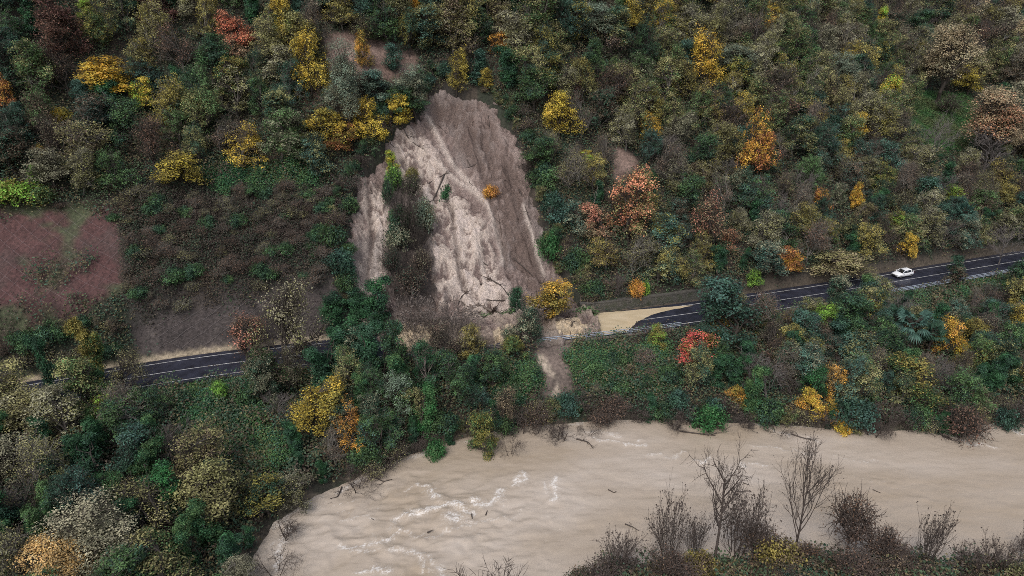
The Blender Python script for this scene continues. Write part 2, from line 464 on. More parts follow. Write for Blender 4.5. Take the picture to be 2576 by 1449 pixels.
LC = mixc(LC, [0.520, 0.435, 0.378], pale * sst(-0.4, 0.15, 0.10 * rill + 0.14 * fine_r + 0.25 * ridge + 0.9 * lumps + 0.6 * clods))
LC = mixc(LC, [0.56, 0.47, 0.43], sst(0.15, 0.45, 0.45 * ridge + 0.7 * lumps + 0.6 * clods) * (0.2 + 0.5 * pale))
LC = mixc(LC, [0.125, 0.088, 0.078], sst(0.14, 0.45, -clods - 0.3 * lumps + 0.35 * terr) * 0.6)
LC = mixc(LC, [0.215, 0.190, 0.180], sst(0.1, 0.4, fbm(LX / 5, LY / 7, 4, 28)) * 0.55)
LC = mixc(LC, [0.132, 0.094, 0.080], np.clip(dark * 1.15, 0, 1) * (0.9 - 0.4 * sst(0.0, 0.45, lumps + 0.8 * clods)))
LC = mixc(LC, [0.53, 0.45, 0.40], pal_s * 0.8)
LC = mixc(LC, [0.115, 0.085, 0.075], gul * 0.7)
LC = mixc(LC, [0.058, 0.047, 0.042], isl * (0.95 - 0.3 * sst(0.0, 0.4, lumps + clods)))
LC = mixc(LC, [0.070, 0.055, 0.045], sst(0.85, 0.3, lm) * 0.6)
LC = mixc(LC, [0.33, 0.27, 0.215], heap * sst(-0.3, 0.2, lumps) * 0.7)
pools = msample(pmask([[(990, 845), (1040, 832), (1095, 850), (1075, 900), (1010, 885)], [(855, 818), (905, 798), (905, 828), (868, 838)], [(1400, 822), (1450, 812), (1485, 840), (1400, 852)], [(1240, 850), (1300, 845), (1290, 862), (1240, 868)]], 3), lu + 8 * lumps, lv + 8 * clods)
LC = mixc(LC, [0.52, 0.42, 0.30], sst(0.3, 0.6, pools))
keep = (lm > 0.06)
fq = grid_faces(len(lx), len(ly)); kf = keep.ravel()[fq].all(1)
used = np.unique(fq[kf]); remap = np.full(LX.size, -1); remap[used] = np.arange(len(used))
m_mud, nt, p = new_mat("fresh_mud")
att = nd(nt, "ShaderNodeAttribute", attribute_name="col")
f1 = maprange(nt, noise_tex(nt, 3.5, 8, rough=0.65), 0.28, 0.72, 0.62, 1.38)
f2 = maprange(nt, noise_tex(nt, 1.2, 5, (2.0, 0.8, 0.8, 0.4)), 0.3, 0.7, 0.9, 1.1)
c = mix_col(nt, 1.0, mix_col(nt, 1.0, att.outputs["Color"], f1, 'MULTIPLY'), f2, 'MULTIPLY')
nt.links.new(c, p.inputs["Base Color"]); p.inputs["Roughness"].default_value = 0.62
p.inputs["Specular IOR Level"].default_value = 0.3
bump(nt, p, noise_tex(nt, 4.0, 8, rough=0.7), 1.0, 0.28)
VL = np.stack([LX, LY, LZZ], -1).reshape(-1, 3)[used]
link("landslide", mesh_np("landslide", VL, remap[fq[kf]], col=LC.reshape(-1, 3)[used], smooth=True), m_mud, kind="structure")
SLX0, SLY0 = lx[0], ly[0]
def slide_z(x, y):
    ix = np.clip(np.round((np.asarray(x) - SLX0) / 0.16).astype(int), 0, len(lx) - 1); iy = np.clip(np.round((np.asarray(y) - SLY0) / 0.16).astype(int), 0, len(ly) - 1)
    return np.where(lm[iy, ix] > 0.3, LZZ[iy, ix], ground(x, y))

# ------------------------------------------------------------------ river
def foam_px(*P): return np.array(P, float)
FOAM = [([(1000, 1310), (1040, 1285), (1085, 1275), (1130, 1268), (1165, 1280), (1185, 1290)], 0.55, 1.0), ([(1040, 1300), (1070, 1283), (1120, 1275), (1150, 1262)], 0.6, 1.0), ([(1130, 1300), (1150, 1298), (1145, 1310), (1160, 1302)], 0.7, .9),
        ([(1190, 1262), (1215, 1268), (1245, 1258), (1268, 1240)], 0.5, 1.0), ([(1298, 1222), (1310, 1205), (1320, 1190)], 0.45, 1.0), ([(1382, 1255), (1395, 1235), (1408, 1205)], 0.5, 1.0), ([(1366, 1235), (1375, 1218)], 0.35, .8),
        ([(850, 1365), (885, 1380), (930, 1362), (985, 1348), (1010, 1335)], 0.5, .9), ([(870, 1400), (900, 1392), (960, 1375)], 0.35, .6), ([(985, 1380), (1020, 1378), (1050, 1395), (1060, 1420), (1050, 1449)], 0.45, .8),
        ([(890, 1445), (930, 1432), (955, 1422), (990, 1432)], 0.55, .9), ([(1085, 1230), (1090, 1245), (1100, 1250)], 0.45, .9), ([(1045, 1222), (1065, 1230), (1075, 1240)], 0.35, .8), ([(1060, 1355), (1100, 1345), (1150, 1330), (1180, 1310)], 0.35, .55),
        ([(1170, 1320), (1230, 1315), (1280, 1300), (1310, 1282)], 0.35, .45), ([(700, 1440), (705, 1400), (706, 1360), (712, 1335)], 0.55, .9), ([(1490, 1100), (1530, 1105), (1590, 1118), (1620, 1112)], 0.35, .7), ([(1740, 1163), (1770, 1168), (1790, 1160)], 0.35, .8),
        ([(1860, 1168), (1900, 1170), (1930, 1172)], 0.3, .7), ([(1640, 1140), (1690, 1150), (1720, 1140)], 0.3, .6), ([(1900, 1070), (1960, 1088), (1990, 1098)], 0.4, .7), ([(2030, 1105), (2060, 1112)], 0.4, .8), ([(2395, 1100), (2440, 1115), (2500, 1125)], 0.4, .8),
        ([(2545, 1078), (2560, 1090), (2590, 1095)], 0.6, 1.0), ([(1890, 1120), (1960, 1130), (2040, 1140)], 0.3, .45), ([(2100, 1150), (2160, 1160), (2220, 1165)], 0.3, .4), ([(1480, 1090), (1510, 1085), (1560, 1095)], 0.35, .6), ([(860, 1310), (900, 1300), (940, 1305)], 0.3, .5),
        ([(1060, 1395), (1090, 1410), (1080, 1445)], 0.4, .6), ([(1100, 1430), (1110, 1449), (1120, 1470)], 0.5, .8), ([(1240, 1330), (1200, 1350), (1150, 1365)], 0.3, .35), ([(1000, 1345), (1060, 1338), (1100, 1352)], 0.3, .45), ([(2140, 1200), (2200, 1215), (2240, 1210)], 0.25, .3)]
rx = axis((-190, -40, 3), (-40, 95, 0.24), (95, 400, 2.5)); ry = axis((-300, 40, 8), (40, 112, 0.24), (112, 240, 2.5))
RX, RY = np.meshgrid(rx, ry)
# flow follows the bend: coordinate along and across the far shore
sh = smooth_poly(SHORE, 200, 30)
_, _, fl = seg_dist(RX, RY, sh); dsh, ssh, _ = seg_dist(RX, RY, sh)
fl = fl.reshape(RX.shape); ac = (-dsh * ssh).reshape(RX.shape)
w1 = fbm(fl / 9 + 0.4 * ac / 9, ac / 3.2, 4, 61); w2 = fbm(fl / 2.6, ac / 1.1, 4, 62)
boil = np.exp(-(((RX + 12) / 17) ** 2 + ((RY - 66) / 9) ** 2)) + 0.4 * np.exp(-(((RX - 35) / 20) ** 2 + ((RY - 70) / 7) ** 2))
w3 = fbm(RX / 1.7 + w1, RY / 1.0 + w1, 4, 63)
RZ = 0.05 * w1 + 0.05 * w2 + 0.36 * boil * w3 + 0.04 * w3 + 0.018 * (0.3 + 1.6 * boil) * fbm(fl / 1.0, ac / 0.45, 3, 74)
foam = np.zeros(RX.shape)
wx, wy = 0.75 * fbm(RX / 1.9, RY / 1.9, 5, 64, .6), 0.75 * fbm(RX / 1.9, RY / 1.9, 5, 65, .6)
for P, wd, st in FOAM:
    q = smooth_poly(at_z(*np.array(P, float).T, 0), 24, 3)
    dd = seg_dist(RX + wx * 1.6, RY + wy * 1.6, q)[0].reshape(RX.shape)
    foam = np.maximum(foam, st * (0.50 * np.exp(-(dd / (wd * 0.42)) ** 2) + 0.26 * np.exp(-(dd / (wd * 2.0)) ** 2)))
    RZ = RZ + 0.12 * st * np.exp(-(dd / (wd * 1.6)) ** 2)
streak = 0.5 - np.abs(fbm(fl / 11 + w1, ac / 1.3 + w1, 4, 66)) * 3.4
foam = np.maximum(foam, 0.17 * sst(0.28, 0.5, streak) * sst(0.0, 0.35, fbm(fl / 14, ac / 6, 3, 67) + 0.35 * boil))
lace = 0.5 - np.abs(fbm(RX / 2.4 + 1.5 * w1, RY / 1.15 + 1.5 * w1, 5, 69, .55)) * 7.0
foam = np.maximum(foam, 0.62 * sst(0.12, 0.5, lace) * np.clip(boil, 0, 1) * sst(-0.05, 0.3, fbm(RX / 6, RY / 3, 3, 73)))
foam = np.maximum(foam, 0.40 * np.exp(-(np.maximum(ac, 0) / 0.5) ** 2) * sst(0.1, 0.4, w2 + 0.2))
m_river, nt, p = new_mat("silty_water")
fa = nd(nt, "ShaderNodeAttribute", attribute_name="foam")
sd = nd(nt, "ShaderNodeAttribute", attribute_name="silt")
c = mix_col(nt, sd.outputs["Fac"], (0.350, 0.284, 0.214), (0.470, 0.408, 0.350))
c = mix_col(nt, maprange(nt, noise_tex(nt, 0.5, 5, (0.35, 1.2, 1.0, 0.2)), 0.35, 0.65, 0.0, 0.5), c, (0.410, 0.342, 0.276))
br = maprange(nt, noise_tex(nt, 4.5, 7, rough=0.75), 0.38, 0.60, 0.0, 1.0)
fm = nt.nodes.new("ShaderNodeMath"); fm.operation = 'MULTIPLY'; nt.links.new(fa.outputs["Fac"], fm.inputs[0]); nt.links.new(br, fm.inputs[1])
fk = maprange(nt, fm.outputs[0], 0.08, 0.55, 0.0, 0.85)
c = mix_col(nt, fk, c, (0.78, 0.75, 0.72))
nt.links.new(c, p.inputs["Base Color"])
nt.links.new(maprange(nt, fk, 0, 1, 0.24, 0.8), p.inputs["Roughness"])
p.inputs["Specular IOR Level"].default_value = 0.35
bump(nt, p, noise_tex(nt, 1.6, 8, (0.5, 1.6, 1.0, 0.22), 0.65), 0.32, 0.14)
link("river", mesh_np("river", np.stack([RX, RY, RZ], -1).reshape(-1, 3), grid_faces(len(rx), len(ry)), attrs={"foam": foam.ravel(), "silt": np.clip(0.5 + 1.1 * fbm(fl / 16, ac / 6, 3, 68) + 0.012 * (ac - 14), 0, 1).ravel()}, smooth=True), m_river, kind="structure")

# ------------------------------------------------------------------ road, markings, flood water
RT = np.gradient(ROAD, axis=0); RT /= np.linalg.norm(RT, axis=1, keepdims=True); RN = np.stack([-RT[:, 1], RT[:, 0]], 1)
def off(d): return ROAD + RN * d
def strip(name, d0, d1, z, mat, sl=slice(None), wobble=0.0):
    A, B = off(d0)[sl], off(d1)[sl]
    n = len(A)
    V = np.concatenate([np.c_[A, np.full(n, z)], np.c_[B, np.full(n, z)]])
    i = np.arange(n - 1)
    return link(name, mesh_np(name, V, np.stack([i, i + 1, i + 1 + n, i + n], 1)[:, ::-1]), mat, kind="structure")
m_road, nt, p = new_mat("wet_asphalt")
f1 = maprange(nt, noise_tex(nt, 0.6, 6), 0.3, 0.7, 0.55, 1.6)
nt.links.new(mix_col(nt, 1.0, (0.024, 0.026, 0.040, 1), f1, 'MULTIPLY'), p.inputs["Base Color"])
nt.links.new(maprange(nt, noise_tex(nt, 0.25, 4), 0.35, 0.65, 0.14, 0.42), p.inputs["Roughness"])
bump(nt, p, noise_tex(nt, 25, 2), 0.2, 0.01)
strip("road", -4.3, 4.3, ZR + 0.02, m_road)
m_line = plain("worn_line_paint", (0.50, 0.50, 0.49), 0.6, nscale=1.2, var=0.55)
strip("road_edge_marking", 3.18, 3.31, ZR + 0.026, m_line)
strip("road_edge_marking", -3.31, -3.18, ZR + 0.026, m_line)
strip("road_centre_marking", -0.06, 0.06, ZR + 0.026, m_line)
pp = at_z(*np.array(PUDDLE, float).T, ZR + 0.05)
pq = smooth_poly(np.vstack([pp, pp[:1]]), 260, 2)
pq = pq + 0.16 * np.stack([fbm(pq[:, 0] / 0.9, pq[:, 1] / 0.9, 3, 88), fbm(pq[:, 0] / 0.9, pq[:, 1] / 0.9, 3, 89)], 1)
me = bpy.data.meshes.new("flood_water")
me.from_pydata([(a, b, ZR + 0.05) for a, b in pq[:-1]], [], [list(range(len(pq) - 1))]); me.update()
m_flood, nt, p = new_mat("flood_mud_water")
c = mix_col(nt, maprange(nt, noise_tex(nt, 0.5, 4, (0.6, 1.6, 1, 0.25)), 0.35, 0.65, 0, 1), (0.50, 0.405, 0.265), (0.60, 0.495, 0.345))
nt.links.new(c, p.inputs["Base Color"]); p.inputs["Roughness"].default_value = 0.14
bump(nt, p, noise_tex(nt, 2.0, 5), 0.2, 0.03)
link("flood_water", me, m_flood, kind="structure")

# ------------------------------------------------------------------ plants: leaf and bark materials
def leaf_mat():
    m, nt, p = new_mat("leaf")
    oi = nd(nt, "ShaderNodeObjectInfo")
    alt = nd(nt, "ShaderNodeAttribute", attribute_type='OBJECT', attribute_name="second_colour")
    var = nd(nt, "ShaderNodeAttribute", attribute_name="var"); hue = nd(nt, "ShaderNodeAttribute", attribute_name="hue")
    c = mix_col(nt, maprange(nt, hue.outputs["Fac"], 0.40, 0.58, 0, 1), oi.outputs["Color"], alt.outputs["Color"])
    h = nd(nt, "ShaderNodeHueSaturation")
    nt.links.new(c, h.inputs["Color"]); h.inputs["Saturation"].default_value = 0.93
    nt.links.new(maprange(nt, var.outputs["Fac"], 0.1, 0.95, 0.36, 1.9), h.inputs["Value"])
    nt.links.new(maprange(nt, hue.outputs["Fac"], 0, 1, 0.485, 0.515), h.inputs["Hue"])
    nt.links.new(h.outputs[0], p.inputs["Base Color"])
    p.inputs["Roughness"].default_value = 0.55; p.inputs["Specular IOR Level"].default_value = 0.25
    tr = nd(nt, "ShaderNodeBsdfTranslucent"); nt.links.new(h.outputs[0], tr.inputs[0])
    mx = nd(nt, "ShaderNodeMixShader"); mx.inputs[0].default_value = 0.30
    nt.links.new(p.outputs[0], mx.inputs[1]); nt.links.new(tr.outputs[0], mx.inputs[2])
    nt.links.new(mx.outputs[0], nt.nodes["Material Output"].inputs["Surface"])
    return m
M_LEAF = leaf_mat()
def bark_mat():
    m, nt, p = new_mat("bark")
    oi = nd(nt, "ShaderNodeObjectInfo")
    f = maprange(nt, noise_tex(nt, 2.5, 4), 0.3, 0.7, 0.6, 1.4)
    nt.links.new(mix_col(nt, 1.0, oi.outputs["Color"], f, 'MULTIPLY'), p.inputs["Base Color"])
    p.inputs["Roughness"].default_value = 0.85
    return m
M_BARK = bark_mat()

def leaves(Cn, Nn, size, rs, aspect=0.62):
    """rhombus leaf sprays at points Cn facing roughly Nn"""
    n = len(Cn)
    N = Nn + rs.normal(0, 0.38, (n, 3)); N /= np.linalg.norm(N, axis=1, keepdims=True)
    A = np.cross(N, rs.normal(0, 1, (n, 3))); A /= np.linalg.norm(A, axis=1, keepdims=True) + 1e-9
    B = np.cross(N, A)
    s = (size * rs.uniform(0.6, 1.4, n))[:, None]
    tip = N * s * 0.25
    V = np.stack([Cn + A * s, Cn + B * s * aspect + tip, Cn - A * s, Cn - B * s * aspect + tip], 1).reshape(-1, 3)
    return V, np.arange(4 * n).reshape(-1, 4)

def unit(rs, n):
    v = rs.normal(0, 1, (n, 3)); return v / np.linalg.norm(v, axis=1, keepdims=True)

class Kind:
    """one built plant: crown mesh, wood mesh and the box its crown fills"""
    def __init__(s, crown, wood, pts):
        s.crown, s.wood = crown, wood
        lo, hi = np.percentile(pts, 1.5, 0), np.percentile(pts, 98.5, 0)
        s.w, s.z0, s.z1 = float(((hi - lo)[0] + (hi - lo)[1]) / 2), float(lo[2]), float(hi[2])

def limb(mb, a, b, r0, r1, rs, n=5, seg=5, sag=0.12):
    a, b = np.asarray(a, float), np.asarray(b, float)
    t = np.linspace(0, 1, seg)[:, None]
    L = np.linalg.norm(b - a)
    P = a + (b - a) * t + np.sin(t * math.pi) * rs.normal(0, sag, 3) * L + rs.normal(0, 0.02, (seg, 3)) * L * (t > 0) * (t < 1)
    mb.tube(P, np.linspace(r0, r1, seg), n)
    return P

def build(name, seed, lobes, clumps, per, leaf, spread, trunk_r=0.16, twigs=2, top=None, up=0.25, fill=0.25):
    """crown of lobes (x, y, z, rx, rz); every lobe carries leaf clumps on twigs, with gaps between them"""
    rs = R_(seed)
    mb = MB()
    pts, nor, var, hue = [], [], [], []
    zt = max(l[2] for l in lobes)
    spine = limb(mb, (0, 0, -0.9), (rs.normal(0, .25), rs.normal(0, .25), zt * 0.95), trunk_r, trunk_r * 0.25, rs, 6, 8, 0.03)
    for li, (lx_, ly_, lz_, rx_, rz_) in enumerate(lobes):
        k = int(np.clip(0.45 + 0.4 * rs.rand(), 0, 1) * len(spine) * min(1, lz_ / zt))
        k = min(max(k, 2), len(spine) - 1)
        c0 = np.array([lx_, ly_, lz_])
        br = limb(mb, spine[k], c0, trunk_r * 0.45, 0.045, rs, 4, 5, 0.08)
        d = unit(rs, clumps); d[:, 2] = d[:, 2] + up; d /= np.linalg.norm(d, axis=1, keepdims=True)
        rad = np.where(rs.rand(clumps) < fill, rs.uniform(0.25, 0.8, clumps), rs.uniform(0.8, 1.12, clumps))
        cc = c0 + d * rad[:, None] * np.array([rx_, rx_, rz_])
        lhue = rs.uniform(-0.22, 0.22); lvar = rs.uniform(-0.12, 0.12)
        for c1, d1 in zip(cc, d):
            if twigs: limb(mb, br[rs.randint(2, 5)], c1, 0.04, 0.014, rs, 3, 3, 0.1)
            n = rs.poisson(per) + 1
            q = rs.normal(0, 1, (n, 3)) * np.array([1, 1, 0.9]) * spread
            pts.append(c1 + q); nor.append(np.repeat(d1[None] * 0.7 + [[0, 0, 0.35]], n, 0))
            var.append(np.clip(0.46 + lvar + rs.normal(0, .25) + rs.normal(0, .08, n), 0, 1)); hue.append(np.clip(0.42 + lhue + rs.normal(0, .12) + rs.normal(0, .13, n), 0, 1))
            for _ in range(twigs - 1):
                limb(mb, c1, c1 + d1 * spread * 1.5 + rs.normal(0, spread * 1.1, 3), 0.018, 0.010, rs, 3, 3, 0.1)
    P, N = np.vstack(pts), np.vstack(nor)
    V, F = leaves(P, N, leaf, rs)
    va, hu = np.concatenate(var).repeat(4), np.concatenate(hue).repeat(4)
    return Kind(mesh_np(name + "_crown", V, F, {"var": va, "hue": hu}), mb.mesh(name + "_trunk"), P)

def lobes_round(rs, n, R, z0, z1, flat=0.8):
    out = []
    skx, sky, R, z0 = rs.normal(0, .14), rs.normal(0, .14), R * rs.uniform(0.72, 1.15), z0 * rs.uniform(0.7, 1.5)
    for i in range(n):
        t = (i + 0.5) / n
        a = i * 2.4 + rs.uniform(-0.7, 0.7)
        rr = R * math.sqrt(rs.uniform(0.03, 1.0)) * (1.05 - 0.62 * t)
        z = z0 + (z1 - z0) * np.clip(t + rs.normal(0, .10), 0, 1.12)
        lr = R * rs.uniform(0.24, 0.52)
        out.append((rr * math.cos(a) + skx * z, rr * math.sin(a) + sky * z, z, lr, lr * flat * rs.uniform(0.9, 1.6)))
    return out

K = {}
K['broad'] = [build("broadleaf", 10 + i, lobes_round(R_(i), 15, 3.0, 1.8, 7.4), 24, 20, 0.105, 0.25, fill=0.25) for i in range(8)]
K['olive'] = [build("light_leaved", 40 + i, lobes_round(R_(50 + i), 16, 3.0, 1.6, 7.9, 1.0), 26, 14, 0.098, 0.26, twigs=2, fill=0.35) for i in range(8)]
K['sparse'] = [build("half_bare", 70 + i, lobes_round(R_(80 + i), 12, 3.0, 1.9, 7.4, 1.05), 28, 7.5, 0.082, 0.32, twigs=3, fill=0.4) for i in range(4)]
K['plume'] = [build("plume", 100 + i, [(x * 0.55, y * 0.55, z, r, r * 1.5) for x, y, z, r, _ in lobes_round(R_(110 + i), 10, 3.0, 2.8, 7.2)], 48, 40, 0.056, 0.23, twigs=2, up=0.6, fill=0.35) for i in range(3)]
K['oval'] = [build("evergreen", 130 + i, [(R_(i * 9 + j).normal(0, .25), R_(i * 9 + j + 3).normal(0, .25), 1.4 + j * 0.95, 1.45 * math.sin(math.pi * (0.22 + 0.62 * j / 5)) + 0.25, 0.95) for j in range(6)], 34, 30, 0.095, 0.25, twigs=0, fill=0.2) for i in range(3)]
def ivy_tree(name, seed):
    rs = R_(seed); L = []
    x = y = 0.0
    for j in range(9):
        x += rs.normal(0, .22); y += rs.normal(0, .22)
        r = (0.95 if j < 6 else 0.75) * rs.uniform(0.6, 1.25)
        L.append((x, y, 0.9 + j * 0.82, r, 0.75))
        if rs.rand() < 0.5: a = rs.uniform(0, 6.28); L.append((x + 1.1 * math.cos(a), y + 1.1 * math.sin(a), 1.3 + j * 0.82, 0.55, 0.45))
    return build(name, seed, L, 24, 32, 0.10, 0.23, twigs=0, fill=0.15, up=0.1)
K['ivy'] = [ivy_tree("ivy_clad", 160 + i) for i in range(4)]
K['shrub'] = [build("shrub", 190 + i, [(0.9 * math.cos(j * 1.3), 0.9 * math.sin(j * 1.3), 0.75 + 0.35 * R_(i * 7 + j).rand(), 0.95, 0.8) for j in range(5)] + [(0, 0, 1.3, 0.9, 0.8)], 28, 20, 0.095, 0.25, trunk_r=0.06, twigs=1, up=0.35) for i in range(4)]
K['twiggy'] = [build("twiggy", 210 + i, [(1.0 * math.cos(j * 1.1), 1.0 * math.sin(j * 1.1), 1.2 + 0.7 * R_(i * 7 + j).rand(), 0.95, 1.0) for j in range(6)] + [(0, 0, 2.1, 0.9, 0.9)], 30, 4.5, 0.070, 0.28, trunk_r=0.05, twigs=3, up=0.5) for i in range(3)]

def bare(name, seed, h=8.0, spreadk=0.55, levels=4, lead=0.5, nb=6, leafy=0.0, stems=1, r0=0.15, droop=0.0, rmin=0.014):
    """leafless tree or thicket grown branch by branch; the fine twigs are its crown"""
    rs = R_(seed)
    wood, twig = MB(), MB()
    tips = []
    def grow(a, d, L, r, lev):
        n = 6 if lev < 2 else 4
        P = [a]; dd = d.copy()
        for _ in range(n - 1):
            dd = dd + rs.normal(0, 0.13 if lev else 0.05, 3) + np.array([0, 0, (0.09 - droop) if lev else 0.02]); dd /= np.linalg.norm(dd)
            P.append(P[-1] + dd * L / (n - 1))
        P = np.array(P)
        (wood if lev < 2 else twig).tube(P, np.linspace(r, r * 0.45, n), 5 if lev < 1 else 3)
        if lev >= levels - 1:
            tips.append(P[-1]); tips.append(P[-2]); return
        k = nb if lev == 0 else rs.randint(5, 8)
        for i in range(k):
            t = (lead + (1 - lead) * (i + rs.rand()) / k) if lev == 0 else rs.uniform(0.25, 1.0)
            f = t * (n - 1); j = min(int(f), n - 2)
            p = P[j] + (P[j + 1] - P[j]) * (f - j)
            T = P[j + 1] - P[j]; T /= np.linalg.norm(T)
            s = np.cross(T, rs.normal(0, 1, 3)); s /= np.linalg.norm(s)
            nd_ = T * (1 - spreadk * 0.6) + s * spreadk * rs.uniform(0.7, 1.3); nd_ /= np.linalg.norm(nd_)
            grow(p, nd_, L * rs.uniform(0.42, 0.62) * (1.25 - 0.45 * t if lev == 0 else 0.95), max(r * 0.5 * (1.1 - 0.4 * t), rmin), lev + 1)
    for s_ in range(stems):
        a = s_ * 2.4
        lean = 0.0 if stems == 1 else rs.uniform(0.15, 0.6)
        d = np.array([math.cos(a) * lean, math.sin(a) * lean, 1.0]); d /= np.linalg.norm(d)
        grow(np.array([0.25 * math.cos(a) * (stems > 1), 0.25 * math.sin(a) * (stems > 1), -0.6]), d, h * rs.uniform(0.75, 1.0) * (1 if stems > 1 else 0.8), r0, 0)
    T = np.array(tips)
    m = twig.mesh(name + "_crown")
    if leafy > 0:
        sel = T[rs.rand(len(T)) < leafy]
        V, F = leaves(sel, np.repeat([[0, 0, 1.0]], len(sel), 0), 0.11, rs)
        nv = len(m.vertices)
        tv = np.vstack(twig.V); tf = np.vstack(twig.F)
        m = mesh_np(name + "_crown", np.vstack([tv, V]), np.vstack([tf, F + len(tv)]))
    return Kind(m, wood.mesh(name + "_trunk"), T)
K['bare'] = [bare("bare", 240 + i, 8.0, 0.62, 4, 0.25, 13, r0=0.11) for i in range(4)]
K['bare_tall'] = [bare("tall_bare", 250, 12.5, 0.85, 4, 0.42, 12, r0=0.25, rmin=0.022), bare("tall_bare", 257, 13.5, 0.50, 4, 0.20, 14, leafy=0.55, r0=0.22, rmin=0.020)]
K['thicket'] = [bare("thicket", 260 + i, 3.6, 0.5, 3, 0.25, 9, leafy=0.35, stems=9, r0=0.045) for i in range(4)]
K['drowned'] = [bare("drowned", 270 + i, 4.2, 0.7, 4, 0.25, 6, stems=3, r0=0.08, droop=0.10) for i in range(3)]

def palm(name, seed):
    rs = R_(seed); V, F, n = [], [], 0
    mb = MB(); mb.tube([(0, 0, -0.5), (0.05, 0, 1.2), (0, 0.1, 2.4)], [0.16, 0.15, 0.13], 7)
    var, hue, pts = [], [], []
    for i in range(26):
        a = i * 2.4; el = rs.uniform(-0.35, 1.25)
        d = np.array([math.cos(a) * math.cos(el), math.sin(a) * math.cos(el), math.sin(el)])
        b = np.array([0, 0.1, 2.4]); h = b + d * rs.uniform(0.7, 1.0)
        mb.tube([b, h], [0.025, 0.018], 3)
        s = np.cross(d, [0, 0, 1.0]); s /= np.linalg.norm(s) + 1e-9; u = np.cross(s, d)
        for j in range(13):
            th = (j - 6) * 0.27
            f = d * math.cos(th) + s * math.sin(th) - u * 0.12 * abs(th)
            p = np.cross(f, u); p /= np.linalg.norm(p)
            L = 0.95 * (1 - 0.06 * abs(j - 6)); w = 0.075
            droop = np.array([0, 0, -0.18])
            V += [h, h + f * L * 0.5 + p * w, h + f * L + droop, h + f * L * 0.5 - p * w]; F.append([n, n + 1, n + 2, n + 3]); n += 4
            v_ = rs.uniform(0.25, 0.8); var += [v_] * 4; hue += [0.4] * 4
            pts.append(h + f * L)
    return Kind(mesh_np(name + "_crown", V, F, {"var": var, "hue": hue}), mb.mesh(name + "_trunk"), np.array(pts))
K['palm'] = [palm("fan_palm", 301), palm("fan_palm", 302)]

NAME = {'broad': ('broadleaf_tree', 'tree'), 'olive': ('light_leaved_tree', 'tree'), 'sparse': ('half_bare_tree', 'tree'), 'plume': ('feathery_tree', 'tree'), 'oval': ('evergreen_tree', 'tree'), 'ivy': ('ivy_clad_tree', 'tree'),
        'shrub': ('leafy_shrub', 'shrub'), 'twiggy': ('twiggy_shrub', 'shrub'), 'bare': ('bare_tree', 'tree'), 'bare_tall': ('tall_bare_tree', 'tree'), 'thicket': ('bare_thicket', 'shrub'), 'drowned': ('drowned_bush', 'bush'), 'palm': ('fan_palm', 'palm')}
PLANT_N = {}
TREES = []                                                          # every plant, for spacing and labels
def kind_name(kind, c):
    if kind == 'olive': return 'yellowing_tree' if c in ('yolive', 'yellow', 'gold', 'orange', 'lime') else 'faded_tree' if c in ('grey', 'tan', 'cream', 'pink', 'rust', 'salmon', 'red') else 'light_leaved_tree'
    if kind == 'broad' and c in ('dark', 'blue'): return 'dark_broadleaf_tree'
    return NAME[kind][0]
def plant(kind, x, y, z, w, h, colour, alt=None, label=None, group=None, look=None, wood=(0.055, 0.045, 0.038), rs=random, lean=(0, 0), crown_h=None, variant=None, cname=''):
    """kind at a ground point: crown w metres wide; h metres to the top"""
    v = K[kind][rs.randrange(len(K[kind])) if variant is None else variant]
    nm, cat = kind_name(kind, cname), NAME[kind][1]
    r = bpy.data.objects.new(nm, None); COL.objects.link(r)
    r.empty_display_size = 0.3
    r.location = (x, y, z)
    sx = w / v.w; sz = h / v.z1
    r.rotation_euler = (lean[0], lean[1], rs.uniform(0, 6.283))
    r["category"] = cat
    if label: r["label"] = label
    if group: r["group"] = group
    t = link("stem" if cat in ('shrub', 'bush') else "trunk", v.wood, M_BARK, r); c = link("crown", v.crown, M_BARK if kind in ('bare', 'bare_tall', 'thicket', 'drowned') else M_LEAF, r)
    for o in (t, c): o.scale = (sx, sx, sz)
    t.color = (*wood, 1)
    c.color = (*(wood if kind in ('bare', 'bare_tall', 'thicket', 'drowned') else colour), 1)
    if c.material_slots and M_LEAF is v.crown.materials[0]: c["second_colour"] = tuple(float(q) for q in (alt or colour))
    u_, v_, dep = project(x, y, z + h * 0.62)
    TREES.append(dict(o=r, kind=kind, x=x, y=y, z=z, w=w, h=h, u=float(u_), v=float(v_), dep=float(dep), key=label is not None, look=look))
    return r

